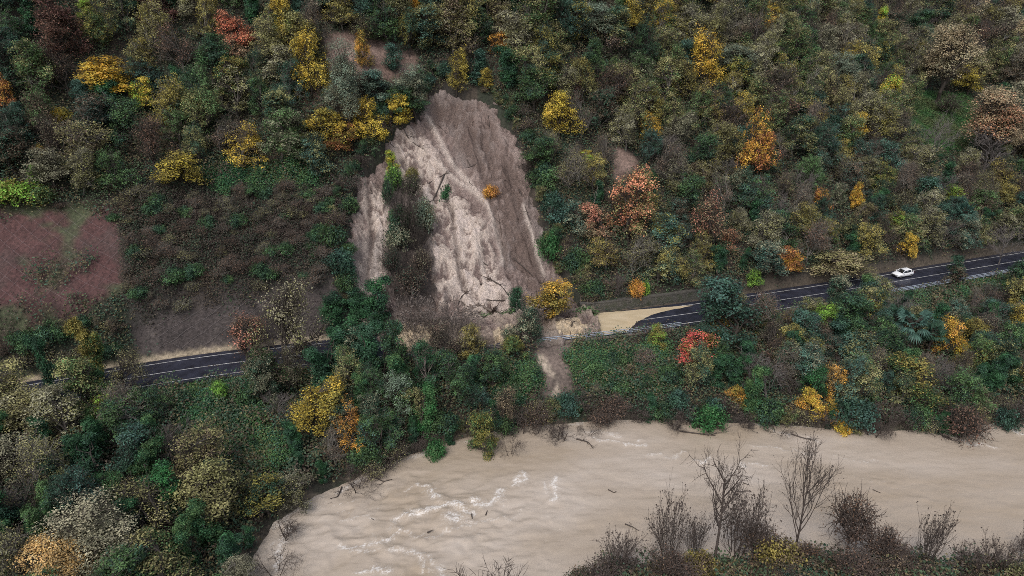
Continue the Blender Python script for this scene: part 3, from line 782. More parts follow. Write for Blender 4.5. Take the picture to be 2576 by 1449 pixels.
# ------------------------------------------------------------------ leaf colours (albedo)
GAIN = 1.22
def lc(r, g, b, k=1.0): return tuple(min(0.75, c * GAIN * k) for c in lin(r, g, b))
PAL = dict(dark=lc(52, 80, 64), blue=lc(66, 96, 86), green=lc(74, 104, 62), ivy=lc(52, 92, 60), olive=lc(134, 132, 86), grey=lc(128, 127, 104), yolive=lc(136, 128, 62), yellow=lc(188, 168, 54), gold=lc(198, 154, 48), orange=lc(170, 114, 66),
           rust=lc(112, 86, 70), tan=lc(158, 144, 112), brown=lc(104, 88, 74), pink=lc(184, 128, 100), maroon=lc(84, 54, 52), honey=lc(186, 158, 96), lime=lc(128, 172, 60), silver=lc(112, 130, 112), cream=lc(150, 146, 120), red=lc(204, 96, 78), salmon=lc(190, 132, 92), brite=lc(52, 104, 60))
rng = random.Random(7)
KEYS = [
 # upper left slope
 (258, 188, 118, 78, 'broad', 'yellow', 'gold', 'golden yellow tree with the widest yellow crown on the upper left slope'),
 (347, 241, 56, 76, 'olive', 'yellow', 'lime', 'lime-yellow small tree downhill of the wide golden tree'),
 (140, 70, 112, 130, 'olive', 'rust', 'maroon', 'rust-red tall tree high on the upper left slope'),
 (395, 26, 80, 60, 'broad', 'maroon', 'rust', 'dark maroon tree at the top edge of the left wood'),
 (600, 76, 78, 74, 'olive', 'salmon', 'red', 'salmon-red tree above pale tan foliage on the upper left slope'),
 (590, 122, 70, 60, 'olive', 'tan', 'pink', 'pale tan tree directly below the salmon-red tree'),
 (708, 38, 62, 84, 'broad', 'yellow', 'yolive', 'bright yellow tree at the top edge left of the small upper scar'),
 (720, 88, 50, 60, 'broad', 'lime', 'green', 'yellow-green tree directly below the top-edge yellow tree'),
 (776, 150, 92, 120, 'broad', 'yellow', 'yolive', 'tall yellow-green tree at the left rim of the small upper scar'),
 (824, 316, 104, 68, 'olive', 'yellow', 'yolive', 'yellow spreading tree left of the landslide crown'),
 (850, 350, 70, 54, 'olive', 'orange', 'yolive', 'orange-tinged tree at the left rim of the landslide'),
 (922, 298, 88, 78, 'broad', 'yellow', 'yellow', 'lemon yellow tree leaning over the top left rim of the landslide'),
 (982, 280, 66, 66, 'broad', 'yellow', 'yellow', 'smaller lemon yellow tree just right of its leaning lemon yellow neighbour'),
 (981, 384, 28, 44, 'broad', 'lime', 'yellow', 'narrow yellow-green sapling standing on the bare upper mud'),
 (8, 240, 40, 92, 'olive', 'orange', 'gold', 'orange tree cut by the left edge of the picture'),
 (553, 200, 92, 92, 'olive', 'yolive', 'green', 'olive-yellow round tree midway between golden tree and upper scar'),
 (437, 424, 92, 72, 'olive', 'yolive', 'yellow', 'mustard bush-like tree above the dark brush slope'),
 (205, 236, 42, 56, 'oval', 'blue', None, 'blue-green conifer-like bush below the wide golden tree'),
 (30, 488, 100, 50, 'shrub', 'yolive', 'lime', 'yellow-green shrub at the top left of the red netted slope'),
 (100, 496, 60, 40, 'shrub', 'green', 'yolive', 'green shrub on the top rim of the red netted slope'),
 (88, 440, 26, 44, 'oval', 'lime', 'green', 'bright lime bush above the red netted slope'),
 (97, 385, 36, 32, 'shrub', 'yellow', 'orange', 'yellow-orange small shrub on the far left slope'),
 (634, 352, 36, 30, 'shrub', 'yellow', 'lime', 'isolated yellow shrub in the middle of the left wood'),
 (150, 295, 50, 36, 'shrub', 'yellow', 'yolive', 'yellow shrub below the left-hand golden tree'),
 (215, 22, 40, 40, 'broad', 'lime', 'yolive', 'lime tree at the top edge above the wide golden tree'),
 # around the scar
 (872, 188, 78, 130, 'plume', 'silver', 'grey', 'tall grey-green feathery tree standing in front of the small upper scar'),
 (965, 216, 74, 62, 'broad', 'silver', 'blue', 'silver-green rounded tree just above the landslide crown'),
 (1042, 214, 74, 76, 'plume', 'silver', 'grey', 'silver-grey leaning tree at the top of the landslide'),
 (1020, 250, 92, 56, 'broad', 'green', 'dark', 'dark green low tree overhanging the landslide crown'),
 (990, 143, 42, 58, 'oval', 'dark', 'blue', 'dark egg-shaped evergreen on the bare small upper scar'),
 (911, 122, 40, 78, 'olive', 'gold', 'yolive', 'orange-yellow slender tree in the small upper scar'),
 (900, 70, 60, 60, 'sparse', 'olive', 'grey', 'thin olive tree at the top of the small upper scar'),
 (1036, 28, 44, 54, 'broad', 'gold', 'yellow', 'gold tree at the top edge above the small upper scar'),
 (1256, 110, 56, 50, 'olive', 'gold', 'orange', 'yellow-orange tree high above the landslide head'),
 (1192, 172, 44, 74, 'ivy', 'dark', 'blue', 'dark ivy column above the centre of the landslide head'),
 (1285, 172, 48, 92, 'ivy', 'ivy', 'dark', 'dark ivy column up the slope from the landslide right shoulder'),
 (1146, 172, 52, 82, 'olive', 'yolive', 'yellow', 'olive-yellow tree on the brink above the landslide'),
 (1222, 196, 34, 44, 'olive', 'yellow', 'yolive', 'small yellow tree between two dark ivy columns'),
 (1346, 380, 70, 60, 'broad', 'green', 'dark', 'deep green leafy tree on the right rim of the landslide'),
 (1380, 620, 56, 60, 'shrub', 'brite', 'green', 'bright green shrub beside the lower right rim of the landslide'),
 (1408, 284, 86, 92, 'olive', 'yellow', 'yellow', 'golden tree right of the landslide head'),
 (1444, 240, 42, 62, 'olive', 'rust', 'maroon', 'red-brown tree behind the golden tree near the landslide head'),
 (1637, 324, 48, 64, 'broad', 'yellow', 'gold', 'bright yellow tree above the small brown scar'),
 (1482, 400, 50, 30, 'olive', 'yellow', 'lime', 'flat yellow-green tree left of the small brown scar'),
 # upper right slope
 (1790, 146, 84, 124, 'olive', 'yellow', 'gold', 'tall two-lobed yellow tree high on the right slope'),
 (1951, 42, 48, 60, 'broad', 'gold', 'yellow', 'gold tree at the top edge of the right slope'),
 (2232, 48, 32, 48, 'broad', 'yellow', 'lime', 'lime-yellow pointed tree near the top right skyline'),
 (2170, 78, 26, 28, 'broad', 'yellow', 'yolive', 'small yellow treetop near the pointed lime-yellow tree'),
 (2237, 246, 52, 96, 'broad', 'yellow', 'lime', 'brilliant yellow tree beside the meadow'),
 (2149, 316, 46, 64, 'olive', 'yellow', 'gold', 'yellow tree downhill left of the brilliant yellow tree by the meadow'),
 (1886, 358, 82, 132, 'broad', 'orange', 'gold', 'large orange tree in the middle of the right slope'),
 (1590, 515, 116, 150, 'olive', 'salmon', 'olive', 'large salmon-orange oak right of the landslide'),
 (1514, 557, 74, 72, 'olive', 'pink', 'tan', 'pinkish tree attached to the left side of the salmon-orange oak'),
 (1780, 545, 78, 120, 'sparse', 'pink', 'tan', 'pale pink half-bare tree right of the salmon-orange oak'),
 (1850, 598, 72, 42, 'sparse', 'salmon', 'tan', 'low pinkish half-bare tree below the pale pink one'),
 (2383, 128, 104, 112, 'plume', 'tan', 'cream', 'pale tan willow-like tree above the meadow'),
 (2443, 196, 58, 62, 'olive', 'yolive', 'yellow', 'olive-yellow tree just above the meadow'),
 (2493, 292, 116, 112, 'plume', 'tan', 'pink', 'large pale tan willow-like tree at the right of the meadow'),
 (2566, 330, 66, 70, 'plume', 'tan', 'cream', 'tan willow-like tree at the right edge beyond the meadow'),
 (2386, 262, 56, 36, 'twiggy', 'green', 'brown', 'small dark tree standing on the green meadow'),
 (2358, 344, 104, 100, 'bare', 'brown', None, 'pale grey bare tree below the meadow'),
 (2488, 378, 104, 100, 'bare', 'brown', None, 'grey bare tree below the large tan willow-like tree'),
 (2159, 492, 28, 62, 'broad', 'gold', 'yellow', 'slim upright gold tree above the car'),
 (2076, 504, 42, 52, 'olive', 'orange', 'gold', 'orange small tree left of the slim upright gold tree'),
 (2232, 557, 54, 48, 'olive', 'yolive', 'lime', 'olive-yellow tree uphill of the car'),
 (2287, 617, 42, 52, 'broad', 'yellow', 'gold', 'yellow tree on the verge behind the car'),
 (1996, 655, 58, 64, 'olive', 'orange', 'gold', 'orange-yellow tree above the road between oak and car'),
 (2408, 492, 46, 46, 'olive', 'lime', 'yolive', 'yellow-green tree uphill of the far right road'),
 (2434, 527, 52, 44, 'palm', 'blue', 'dark', 'single fan palm on the slope uphill of the far right road'),
 (2105, 664, 132, 52, 'olive', 'olive', 'tan', 'broad olive-tan bush overhanging the road left of the car'),
 (1901, 703, 36, 42, 'broad', 'lime', 'green', 'lime green young tree at the roadside'),
 (1602, 733, 36, 40, 'shrub', 'gold', 'orange', 'orange-yellow shrub above the stone roadside wall'),
 (1621, 730, 24, 34, 'shrub', 'lime', 'green', 'light green shrub above the stone roadside wall'),
 (2530, 610, 80, 80, 'bare', 'brown', None, 'grey bare tree over the far right end of the road'),
 # on the mud
 (1377, 760, 92, 78, 'broad', 'yolive', 'gold', 'yellow and orange tree carried down to the foot of the landslide'),
 (1235, 464, 38, 30, 'shrub', 'gold', 'orange', 'orange uprooted bush in the middle of the landslide'),
 (1297, 746, 38, 60, 'oval', 'dark', 'ivy', 'dark ivy-covered stump left of the yellow and orange slid tree'),
 (1066, 537, 52, 74, 'shrub', 'silver', 'grey', 'grey-green bush hanging over the mud from the dark island'),
 (1014, 525, 84, 110, 'thicket', 'brown', None, 'grey bare thicket hanging on the dark island in the mud'),
 (990, 446, 40, 54, 'shrub', 'green', 'lime', 'green shrub at the top of the dark island in the mud'),
 (1035, 470, 44, 56, 'twiggy', 'grey', 'green', 'grey-green twiggy shrub at the top right of the dark island'),
 (1050, 600, 56, 60, 'thicket', 'brown', None, 'bare thicket on the lower right of the dark island'),
 (1005, 560, 50, 60, 'shrub', 'dark', 'green', 'dark leafy shrub high in the dark island'), (1060, 660, 50, 60, 'twiggy', 'brown', 'grey', 'grey-brown twiggy shrub on the right flank of the dark island'), (985, 660, 50, 60, 'twiggy', 'dark', 'brown', 'dark twiggy shrub on the left flank of the dark island'),
 (1000, 610, 60, 60, 'shrub', 'dark', 'grey', 'dark shrub in the middle of the dark island'), (1030, 690, 80, 60, 'twiggy', 'brown', 'dark', 'brown twiggy shrub at the foot of the dark island'), (1035, 420, 30, 30, 'shrub', 'olive', 'yolive', 'small olive shrub above the dark island'),
 (1050, 785, 120, 80, 'thicket', 'brown', None, 'wide tangle of grey bare branches over the buried road'), (1150, 800, 110, 80, 'thicket', 'brown', None, 'tangle of bare branches right of the wide grey tangle'),
 (1340, 790, 80, 60, 'thicket', 'brown', None, 'dark tangle of roots below the slid yellow and orange tree'),
 (1185, 850, 64, 80, 'olive', 'yolive', 'grey', 'yellowish tree standing before the muddy guardrail'), (1050, 870, 60, 80, 'bare', 'brown', None, 'dark bare tree standing in the tan mud of the buried road'), (885, 850, 90, 90, 'broad', 'dark', 'grey', 'dark tree crown hiding the left end of the buried road'),
 (640, 830, 70, 70, 'sparse', 'tan', 'brown', 'thin tan tree at the foot of the grey rock face'), (760, 870, 60, 60, 'sparse', 'brown', 'olive', 'thin brown tree right of the tall airy pale tree'),
 (975, 485, 26, 60, 'shrub', 'dark', 'green', 'dark narrow shrub on the upper left of the dark island'),
 # river bank
 (1306, 822, 78, 84, 'broad', 'dark', 'grey', 'dark grey-green tree at the guardrail foot of the landslide'),
 (1290, 872, 60, 50, 'broad', 'green', 'yolive', 'green-yellow tree below the guardrail at the landslide foot'),
 (838, 778, 60, 82, 'oval', 'ivy', 'dark', 'dark ivy crown left of the debris heap'),
 (897, 755, 50, 52, 'oval', 'ivy', 'dark', 'dark ivy crown just above the left mud strip'),
 (942, 775, 58, 130, 'ivy', 'ivy', 'dark', 'tall ivy column in front of the left mud strip'),
 (706, 795, 142, 190, 'sparse', 'cream', 'olive', 'tall airy pale tree standing before the grey rock face'),
 (610, 850, 90, 80, 'sparse', 'pink', 'brown', 'pinkish brown thin tree left of the tall airy pale tree'),
 (230, 880, 48, 160, 'ivy', 'yolive', 'green', 'yellow-green ivy column in front of the left road'),
 (110, 930, 34, 170, 'ivy', 'dark', 'ivy', 'dark ivy column at the far left road'),
 (784, 1016, 118, 116, 'olive', 'yellow', 'yolive', 'yellow round tree on the bank below the left road'),
 (886, 1078, 78, 110, 'olive', 'gold', 'orange', 'orange-yellow tree downhill of the yellow round bank tree'),
 (1068, 1042, 46, 130, 'ivy', 'brite', 'green', 'bright green ivy column leaning over the river'),
 (1096, 1122, 48, 56, 'shrub', 'brite', 'green', 'bright green ivy foot dipping into the river'),
 (958, 1098, 76, 110, 'broad', 'green', 'blue', 'green tree at the water right of the orange-yellow bank tree'),
 (1209, 1062, 70, 118, 'broad', 'green', 'yolive', 'olive-green tree by the river below the mud run-off'),
 (1260, 1020, 62, 100, 'sparse', 'tan', 'brown', 'tan thin tree by the river left of the mud run-off'),
 (1000, 985, 90, 90, 'broad', 'silver', 'green', 'grey-green tree on the bank below the debris heap'),
 (225, 1318, 182, 130, 'plume', 'cream', 'grey', 'large pale cream feathery tree in the bottom left corner'),
 (288, 1388, 74, 62, 'plume', 'cream', 'grey', 'small pale cream feathery tree next to the large cream one'),
 (140, 1404, 132, 110, 'plume', 'honey', 'tan', 'golden feathery tree in the bottom left corner'),
 (28, 1153, 110, 100, 'olive', 'grey', 'cream', 'pale olive tree at the left edge of the bank'),
 (77, 1041, 120, 82, 'olive', 'olive', 'cream', 'pale straw-coloured tree just below the far left road'),
 (307, 1000, 92, 52, 'broad', 'yolive', 'lime', 'yellow-green low tree below the left road'),
 (424, 1250, 72, 126, 'ivy', 'brite', 'ivy', 'green ivy column in the lower left bank wood'),
 (286, 1235, 64, 82, 'broad', 'green', 'brite', 'fresh green tree above the pale cream feathery tree'),
 (552, 990, 34, 62, 'oval', 'green', 'lime', 'light green young tree among brambles below the left road'),

 (300, 930, 84, 100, 'sparse', 'olive', 'grey', 'thin olive tree before the left road right of the yellow-green ivy column'),



 (872, 850, 70, 130, 'ivy', 'ivy', 'dark', 'tall dark ivy tree at the foot of the left mud strip'),
 (965, 880, 76, 130, 'broad', 'dark', 'green', 'tall dark tree right of the tall ivy trees by the buried road'),
 (1075, 930, 70, 110, 'broad', 'ivy', 'dark', 'dark green tree below the tangle of bare branches'),
 (1125, 860, 100, 80, 'sparse', 'brown', 'grey', 'thin brown tree screening the foot of the landslide'),
 (1240, 930, 66, 90, 'broad', 'green', 'dark', 'green tree left of the mud run-off'),
 (800, 930, 60, 110, 'ivy', 'dark', 'ivy', 'dark ivy tree below the left road end'),
 (842, 900, 62, 110, 'ivy', 'ivy', 'dark', 'dark ivy tree overlapping the left end of the mud on the road'),
 (912, 890, 66, 140, 'ivy', 'dark', 'ivy', 'tall dark ivy tree in front of the buried road'),
 (1005, 950, 56, 120, 'ivy', 'green', 'ivy', 'green ivy tree below the tan mud on the road'),
 (655, 955, 70, 110, 'broad', 'dark', 'grey', 'tall dark tree below the left road right of the brambles'),
 (1155, 960, 70, 100, 'broad', 'dark', 'green', 'dark leafy tree below the muddy guardrail'),
 (720, 930, 60, 100, 'sparse', 'grey', 'olive', 'thin grey tree below the left road beside dark ivy'),
 (1734, 872, 84, 68, 'olive', 'red', 'yolive', 'red and orange tree on the bank below the road'),
 (2102, 962, 50, 76, 'olive', 'gold', 'tan', 'golden tree above the right river bank'),
 (2034, 1012, 66, 62, 'olive', 'gold', 'yellow', 'golden spreading tree left of the other golden bank tree'),
 (2090, 1040, 42, 50, 'olive', 'gold', 'yellow', 'lower golden tree just above the flooded right bank'),
 (2122, 1074, 36, 34, 'shrub', 'gold', 'yellow', 'golden shrub touching the water on the right bank'),
 (1854, 996, 48, 40, 'olive', 'gold', 'yolive', 'small yellow tree left of the long green ivy column'),
 (2062, 796, 62, 82, 'olive', 'lime', 'lime', 'luminous lime green tree just below the right road'),
 (2302, 806, 92, 70, 'palm', 'blue', 'dark', 'big clump-like fan palm below the right road'),
 (2350, 830, 60, 50, 'palm', 'dark', 'blue', 'smaller fan palm right of the big one'),
 (2255, 790, 60, 50, 'palm', 'dark', 'blue', 'smaller fan palm left of the big one'),
 (1858, 780, 132, 140, 'broad', 'dark', 'blue', 'big dark green tree hiding part of the right road'),
 (2130, 770, 110, 90, 'broad', 'dark', 'green', 'dark green tree below the road in front of the car'),
 (2390, 846, 62, 82, 'olive', 'gold', 'yellow', 'yellow tree below the far right road'),
 (2422, 888, 36, 46, 'olive', 'yellow', 'gold', 'smaller yellow tree downhill of the yellow tree under the far road'),
 (2564, 806, 52, 92, 'olive', 'yellow', 'yolive', 'yellow tree at the right edge of the bank'),
 (2330, 946, 114, 100, 'olive', 'yolive', 'green', 'olive-yellow spreading tree above the right bank'),
 (1802, 824, 48, 46, 'olive', 'gold', 'yolive', 'yellow-gold tree below the road right of the red tree'),
 (1652, 856, 42, 60, 'olive', 'yolive', 'lime', 'yellow-green slim tree left of the red tree'),
 (1782, 1044, 82, 60, 'shrub', 'brite', 'green', 'rounded green shrub leaning over the river'),
 (2432, 1048, 104, 82, 'twiggy', 'rust', 'brown', 'brown twiggy round shrub at the right water edge'),
 (1938, 952, 112, 100, 'bare', 'brown', None, 'violet-grey bare tree above the right bank'),
 (1890, 982, 42, 122, 'ivy', 'green', 'ivy', 'long green ivy column above the flooded right bank'),
 (2050, 956, 66, 72, 'broad', 'brite', 'ivy', 'green ivy-hung tree left of the golden bank tree'),
 (2126, 846, 52, 82, 'ivy', 'dark', 'blue', 'dark ivy column below the right road'),
 (2406, 682, 42, 60, 'ivy', 'dark', 'brown', 'dark ivy-clad tree standing in front of the far right road'),
 (2550, 690, 60, 80, 'broad', 'dark', 'green', 'dark tree at the right edge in front of the road'),
 # drowned bushes along the far shore
 (893, 1212, 118, 60, 'drowned', 'brown', None, 'dark drowned bush spreading over the water below the green bank'),
 (1283, 1122, 62, 60, 'drowned', 'brown', None, 'drowned bush standing in the water below the mud run-off'),
 (1412, 1090, 80, 40, 'drowned', 'brown', None, 'low drowned bush in the water right of the mud run-off'),
 (1350, 1080, 50, 36, 'drowned', 'brown', None, 'small drowned bush between two larger drowned bushes'),
 (718, 1338, 72, 50, 'drowned', 'brown', None, 'drowned bush with foam below it at the left shore'),
 (690, 1425, 110, 70, 'drowned', 'brown', None, 'half-sunk bare tree at the bottom of the left shore'),
 (1480, 1082, 60, 30, 'drowned', 'brown', None, 'drowned branches lying along the middle shore'),
 (1960, 1080, 70, 36, 'drowned', 'brown', None, 'drowned branches under the violet-grey bare tree'),
 (2200, 1082, 80, 36, 'drowned', 'brown', None, 'drowned branches left of the fallen ivy log'),
 (1700, 1066, 60, 30, 'drowned', 'brown', None, 'drowned branches left of the rounded green river shrub'),
]
BASES = [                                                           # plants whose foot the photograph shows: u, v of the foot, v of the top, width
 (1795, 1413, 1160, 124, 'bare_tall', 'tall bare tree on the near bank with an open round crown', 0), (1999, 1379, 1138, 108, 'bare_tall', 'tall bare tree on the near bank with a few leaves at its top', 1),
 (1681, 1396, 1262, 92, 'thicket', 'grey twiggy shrub standing in the flood left of the open-crowned bare tree', 0), (1742, 1400, 1300, 60, 'thicket', 'leaning twiggy shrub at the foot of the open-crowned bare tree', 1),
 (1852, 1390, 1236, 112, 'thicket', 'tall brown thicket between the two tall bare trees', 2), (2128, 1380, 1262, 104, 'twiggy', 'brown-leaved bush right of the tall bare tree with leaves', 0),
 (1552, 1440, 1350, 92, 'thicket', 'rounded brown thicket at the left end of the near bank', 3), (2326, 1432, 1302, 70, 'thicket', 'slender bare thicket on the right part of the near bank', 1),
 (1905, 1398, 1335, 100, 'twiggy', 'low dark-leaved bush between the two tall bare trees', 1),
 (2210, 1420, 1345, 90, 'twiggy', 'dark low bush midway along the near bank', 0),
 (2430, 1449, 1375, 80, 'thicket', 'grey-green thicket near the bottom right corner', 2), (2500, 1455, 1370, 80, 'thicket', 'brown thicket in the bottom right corner', 0),
 (2575, 1400, 1320, 50, 'thicket', 'bare thicket at the right edge in the flood', 3), (1255, 1660, 1490, 165, 'bare', 'bare crown rising from below the bottom edge into the river view', 0),
 (1640, 1440, 1375, 60, 'bare', 'small bare sapling left of the near bank thickets', 1),
 (1760, 1450, 1410, 80, 'shrub', 'olive low shrub under the open-crowned bare tree', 1), (1960, 1440, 1385, 90, 'shrub', 'mustard low shrub under the tall bare tree with leaves', 2),
 (1690, 1480, 1420, 100, 'twiggy', 'brown bush on the near bank at the bottom edge', 1), (2140, 1475, 1420, 110, 'twiggy', 'tawny bush on the bottom edge right of centre', 0),
]
WOODG = (0.085, 0.070, 0.060)
for (u, v, w, h, kind, c, alt, label) in KEYS:
    kd = K[kind][0]
    cf = (kd.z1 - kd.z0) / kd.z1
    hp = h * 1.04
    lift = hp * (1 / cf - 0.5)
    if kind == 'drowned': lift = hp * 0.5
    if kind in ('bare',): lift = hp * 0.75; cf = 0.75
    P, t = hit(u, v, lift)
    z = max(P[2], -0.2) if kind == 'drowned' else P[2]
    hh = hp / cf * t / FPX
    if 'on the bare upper mud' in label or 'in the middle of the landslide' in label or 'dark island' in label or 'slid tree' in label or 'carried down' in label: z = float(slide_z(P[0], P[1])) - 0.05
    wood = (0.05, 0.04, 0.033)
    if kind == 'bare': wood = (0.13, 0.115, 0.11) if 'grey' in label else WOODG
    if 'tangle' in label: wood = (0.135, 0.112, 0.10)
    if kind == 'drowned': wood = (0.060, 0.045, 0.038)
    plant(kind, P[0], P[1], z, w * t / FPX * 1.02, hh, PAL[c], PAL[alt] if alt else None, label, wood=wood, rs=rng, lean=(0, 0), cname=c)
for (u, v0, v1, w, kind, label, var) in BASES:
    P = at_z(u, v0, 0.3); P3 = np.array([P[0], P[1], float(max(ground(P[0], P[1]), -0.3))])
    t = math.hypot(P3[1], CAM_H)
    dep = math.atan2(CAM_H, P3[1])
    hh = (v0 - v1) * t / FPX / math.cos(dep) * 0.97
    cc = PAL['brown'] if kind != 'shrub' else PAL['yolive']
    if kind == 'twiggy': cc = lc(84, 70, 60)
    plant(kind, P3[0], P3[1], P3[2], w * t / FPX, hh, cc, PAL['rust'] if kind == 'twiggy' else PAL['brown'], label, wood=(0.075, 0.058, 0.050), rs=rng, variant=var % len(K[kind]))

# ------------------------------------------------------------------ the wood itself, tree by tree
KC = np.zeros((MH, MW))
def add_clear(polys, wt=1.0, blur=1):
    global KC
    KC = np.maximum(KC, pmask(polys, blur) * wt)
add_clear([SCAR], 0.62); add_clear(ROAD_CLEAR); add_clear([UPPER_SCAR]); add_clear([[(600, 880), (800, 850), (810, 870), (610, 905)]], 0.6); add_clear([SMALL_SCAR]); add_clear([[(1355, 868), (1430, 868), (1420, 985), (1365, 985)]]); add_clear([RED], 0.9); add_clear([[(340, 830), (850, 735), (870, 825), (520, 880), (360, 890)]]); add_clear([MEADOW]); add_clear([BRUSH], 0.55); add_clear(IVY_PATCH, 0.7)
RIV = [(620, 1449), (650, 1400), (710, 1320), (800, 1258), (900, 1215), (1040, 1158), (1150, 1124), (1250, 1100), (1340, 1088), (1480, 1078), (1720, 1076), (1960, 1088), (2180, 1104), (2400, 1096), (2576, 1082), (2720, 1070), (2720, 1700), (500, 1700)]
add_clear([RIV])
add_clear([[(1470, 745), (1800, 725), (1800, 785), (1480, 800)]])
gx_, gy_ = np.meshgrid(np.arange(MW) * MS - MOFF, np.arange(MH) * MS - MOFF)
KEYD = np.full((MH, MW), 1e9)                                        # how near the key crowns stand, where they show
for T in TREES:
    if T['w'] * FPX / T['dep'] < 20: continue
    ru, rv = T['w'] * FPX / T['dep'] * 0.50, T['h'] * FPX / T['dep'] * 0.38
    m = ((gx_ - T['u']) / ru) ** 2 + ((gy_ - T['v']) / rv) ** 2 < 1
    KEYD[m] = np.minimum(KEYD[m], T['dep'])

# zones of the wood: outline, [(share, kind, colour, second colour, look)]
A_DARK = ('broad', 'dark', 'blue', 'dark green broadleaf tree'); A_BLUE = ('broad', 'blue', 'dark', 'blue-green broadleaf tree'); A_GREEN = ('broad', 'green', 'dark', 'green broadleaf tree'); A_OLIVE = ('olive', 'olive', 'green', 'olive light-leaved tree')
A_YOL = ('olive', 'yolive', 'olive', 'olive-yellow light-leaved tree'); A_GREY = ('olive', 'grey', 'olive', 'grey-olive light-leaved tree'); A_BRN = ('sparse', 'brown', 'grey', 'grey-brown half-bare tree'); A_OLS = ('sparse', 'olive', 'grey', 'olive half-bare tree'); A_RUST = ('sparse', 'rust', 'brown', 'russet half-bare tree')
A_IVY = ('ivy', 'ivy', 'dark', 'dark ivy-clad tree'); A_IVG = ('ivy', 'green', 'ivy', 'green ivy-clad tree'); A_OVAL = ('oval', 'dark', 'blue', 'dark evergreen tree'); A_BARE = ('bare', 'brown', None, 'grey bare tree'); A_YEL = ('olive', 'yellow', 'yolive', 'yellow light-leaved tree')
A_SHG = ('shrub', 'green', 'dark', 'green shrub'); A_SHD = ('shrub', 'dark', 'green', 'dark green shrub'); A_TWB = ('twiggy', 'brown', 'rust', 'brown twiggy shrub'); A_TWO = ('twiggy', 'olive', 'grey', 'olive twiggy shrub'); A_SIL = ('plume', 'silver', 'grey', 'grey-green feathery tree'); A_TAN = ('olive', 'tan', 'grey', 'tan light-leaved tree')
ZONES = [
 ('netslope', [RED], 1.6, (1.0, 2.2), [(.4, A_SHG), (.3, A_SHD), (.2, A_TWO), (.1, A_TWB)]),
 ('brush', [BRUSH], 1.3, (1.2, 2.6), [(.46, A_TWB), (.26, A_TWO), (.17, A_SHD), (.07, A_SHG), (.04, A_BRN)]),
 ('bramble bank', [IVY_PATCH[0], IVY_PATCH[1], IVY_PATCH[3]], 2.4, (1.0, 3.2), [(.30, A_SHG), (.26, A_SHD), (.22, A_TWO), (.22, A_TWB)]),
 ('foot of the red slope', [[(-150, 865), (60, 855), (300, 800), (330, 900), (100, 960), (-150, 1010)]], 1.5, (1.5, 3.5), [(.3, A_SHD), (.3, A_TWO), (.2, A_BRN), (.2, A_OLS)]),
 ('left wood', [[(-150, -150), (820, -150), (820, 100), (880, 260), (940, 330), (900, 470), (300, 490), (-150, 510)]], 4.7, (6.0, 8.6), [(.20, A_DARK), (.12, A_BLUE), (.13, A_GREEN), (.13, A_OLIVE), (.07, A_YOL), (.10, A_GREY), (.08, A_BRN), (.03, A_RUST), (.06, A_IVY), (.04, A_OVAL), (.04, A_YEL)]),
 ('wood above the landslide', [[(820, -150), (1400, -150), (1300, 330), (1260, 260), (1080, 230), (880, 260)]], 4.6, (6.5, 9.5), [(.20, A_DARK), (.10, A_BLUE), (.14, A_GREEN), (.18, A_OLIVE), (.08, A_YOL), (.10, A_GREY), (.10, A_IVY), (.05, A_OVAL), (.05, A_BRN)]),
 ('skyline wood', [[(2150, -150), (2730, -150), (2730, 230), (2250, 220), (2150, 100)]], 6.6, (7.0, 10.0), [(.26, A_BRN), (.2, A_GREY), (.14, A_BARE), (.14, A_OLIVE), (.1, A_DARK), (.06, A_TAN), (.05, A_RUST), (.05, A_YOL)]),
 ('upper right wood', [[(1400, -150), (2150, -150), (2280, 330), (2100, 430), (1620, 420), (1300, 330)]], 5.0, (6.5, 9.0), [(.24, A_OLIVE), (.16, A_YOL), (.16, A_GREY), (.13, A_GREEN), (.10, A_DARK), (.06, A_BLUE), (.06, A_BRN), (.04, A_RUST), (.03, A_YEL), (.02, A_SIL)]),
 ('lower right wood', [[(1290, 300), (1620, 420), (2100, 430), (2280, 330), (2730, 230), (2730, 640), (1900, 750), (1480, 800), (1350, 640)]], 4.6, (5.0, 7.6), [(.16, A_BRN), (.14, A_DARK), (.12, A_BLUE), (.10, A_GREY), (.13, A_OLIVE), (.08, A_BARE), (.03, A_RUST), (.08, A_YOL), (.07, A_IVY), (.05, A_GREEN), (.04, A_OLS)]),
 ('left bank', [[(-150, 960), (560, 930), (900, 860), (760, 1250), (600, 1640), (-150, 1640)]], 4.0, (5.0, 8.0), [(.06, A_GREY), (.05, A_OLS), (.22, A_IVG), (.22, A_GREEN), (.17, A_DARK), (.03, A_BRN), (.07, A_BARE), (.07, A_OLIVE), (.11, A_IVY)]),
 ('middle bank', [[(760, 850), (1420, 850), (1480, 1090), (700, 1330)]], 3.1, (4.4, 7.0), [(.24, A_DARK), (.18, A_GREEN), (.15, A_IVG), (.12, A_IVY), (.08, A_GREY), (.08, A_OLIVE), (.08, A_BRN), (.07, A_SHG)]),
 ('right bank', [[(1420, 800), (2730, 640), (2730, 1110), (1400, 1110)]], 3.1, (4.2, 7.2), [(.18, A_DARK), (.12, A_BLUE), (.14, A_GREEN), (.12, A_BRN), (.09, A_BARE), (.08, A_IVG), (.07, A_IVY), (.08, A_OLIVE), (.03, A_RUST), (.09, A_YOL)]),
]
ZM = [pmask(z[1], 0) for z in ZONES]
cand = []
r9 = R_(99)
qx, qy = np.meshgrid(np.arange(-175, 340, 1.25), np.arange(46, 380, 1.25))
qx = (qx + r9.uniform(-.6, .6, qx.shape)).ravel(); qy = (qy + r9.uniform(-.6, .6, qy.shape)).ravel()
qz = ground(qx, qy)
qu, qv, qd = project(qx, qy, qz)
dR, sR, _ = seg_dist(qx, qy, ROAD); qS = seg_dist(qx, qy, SHORE)[0]
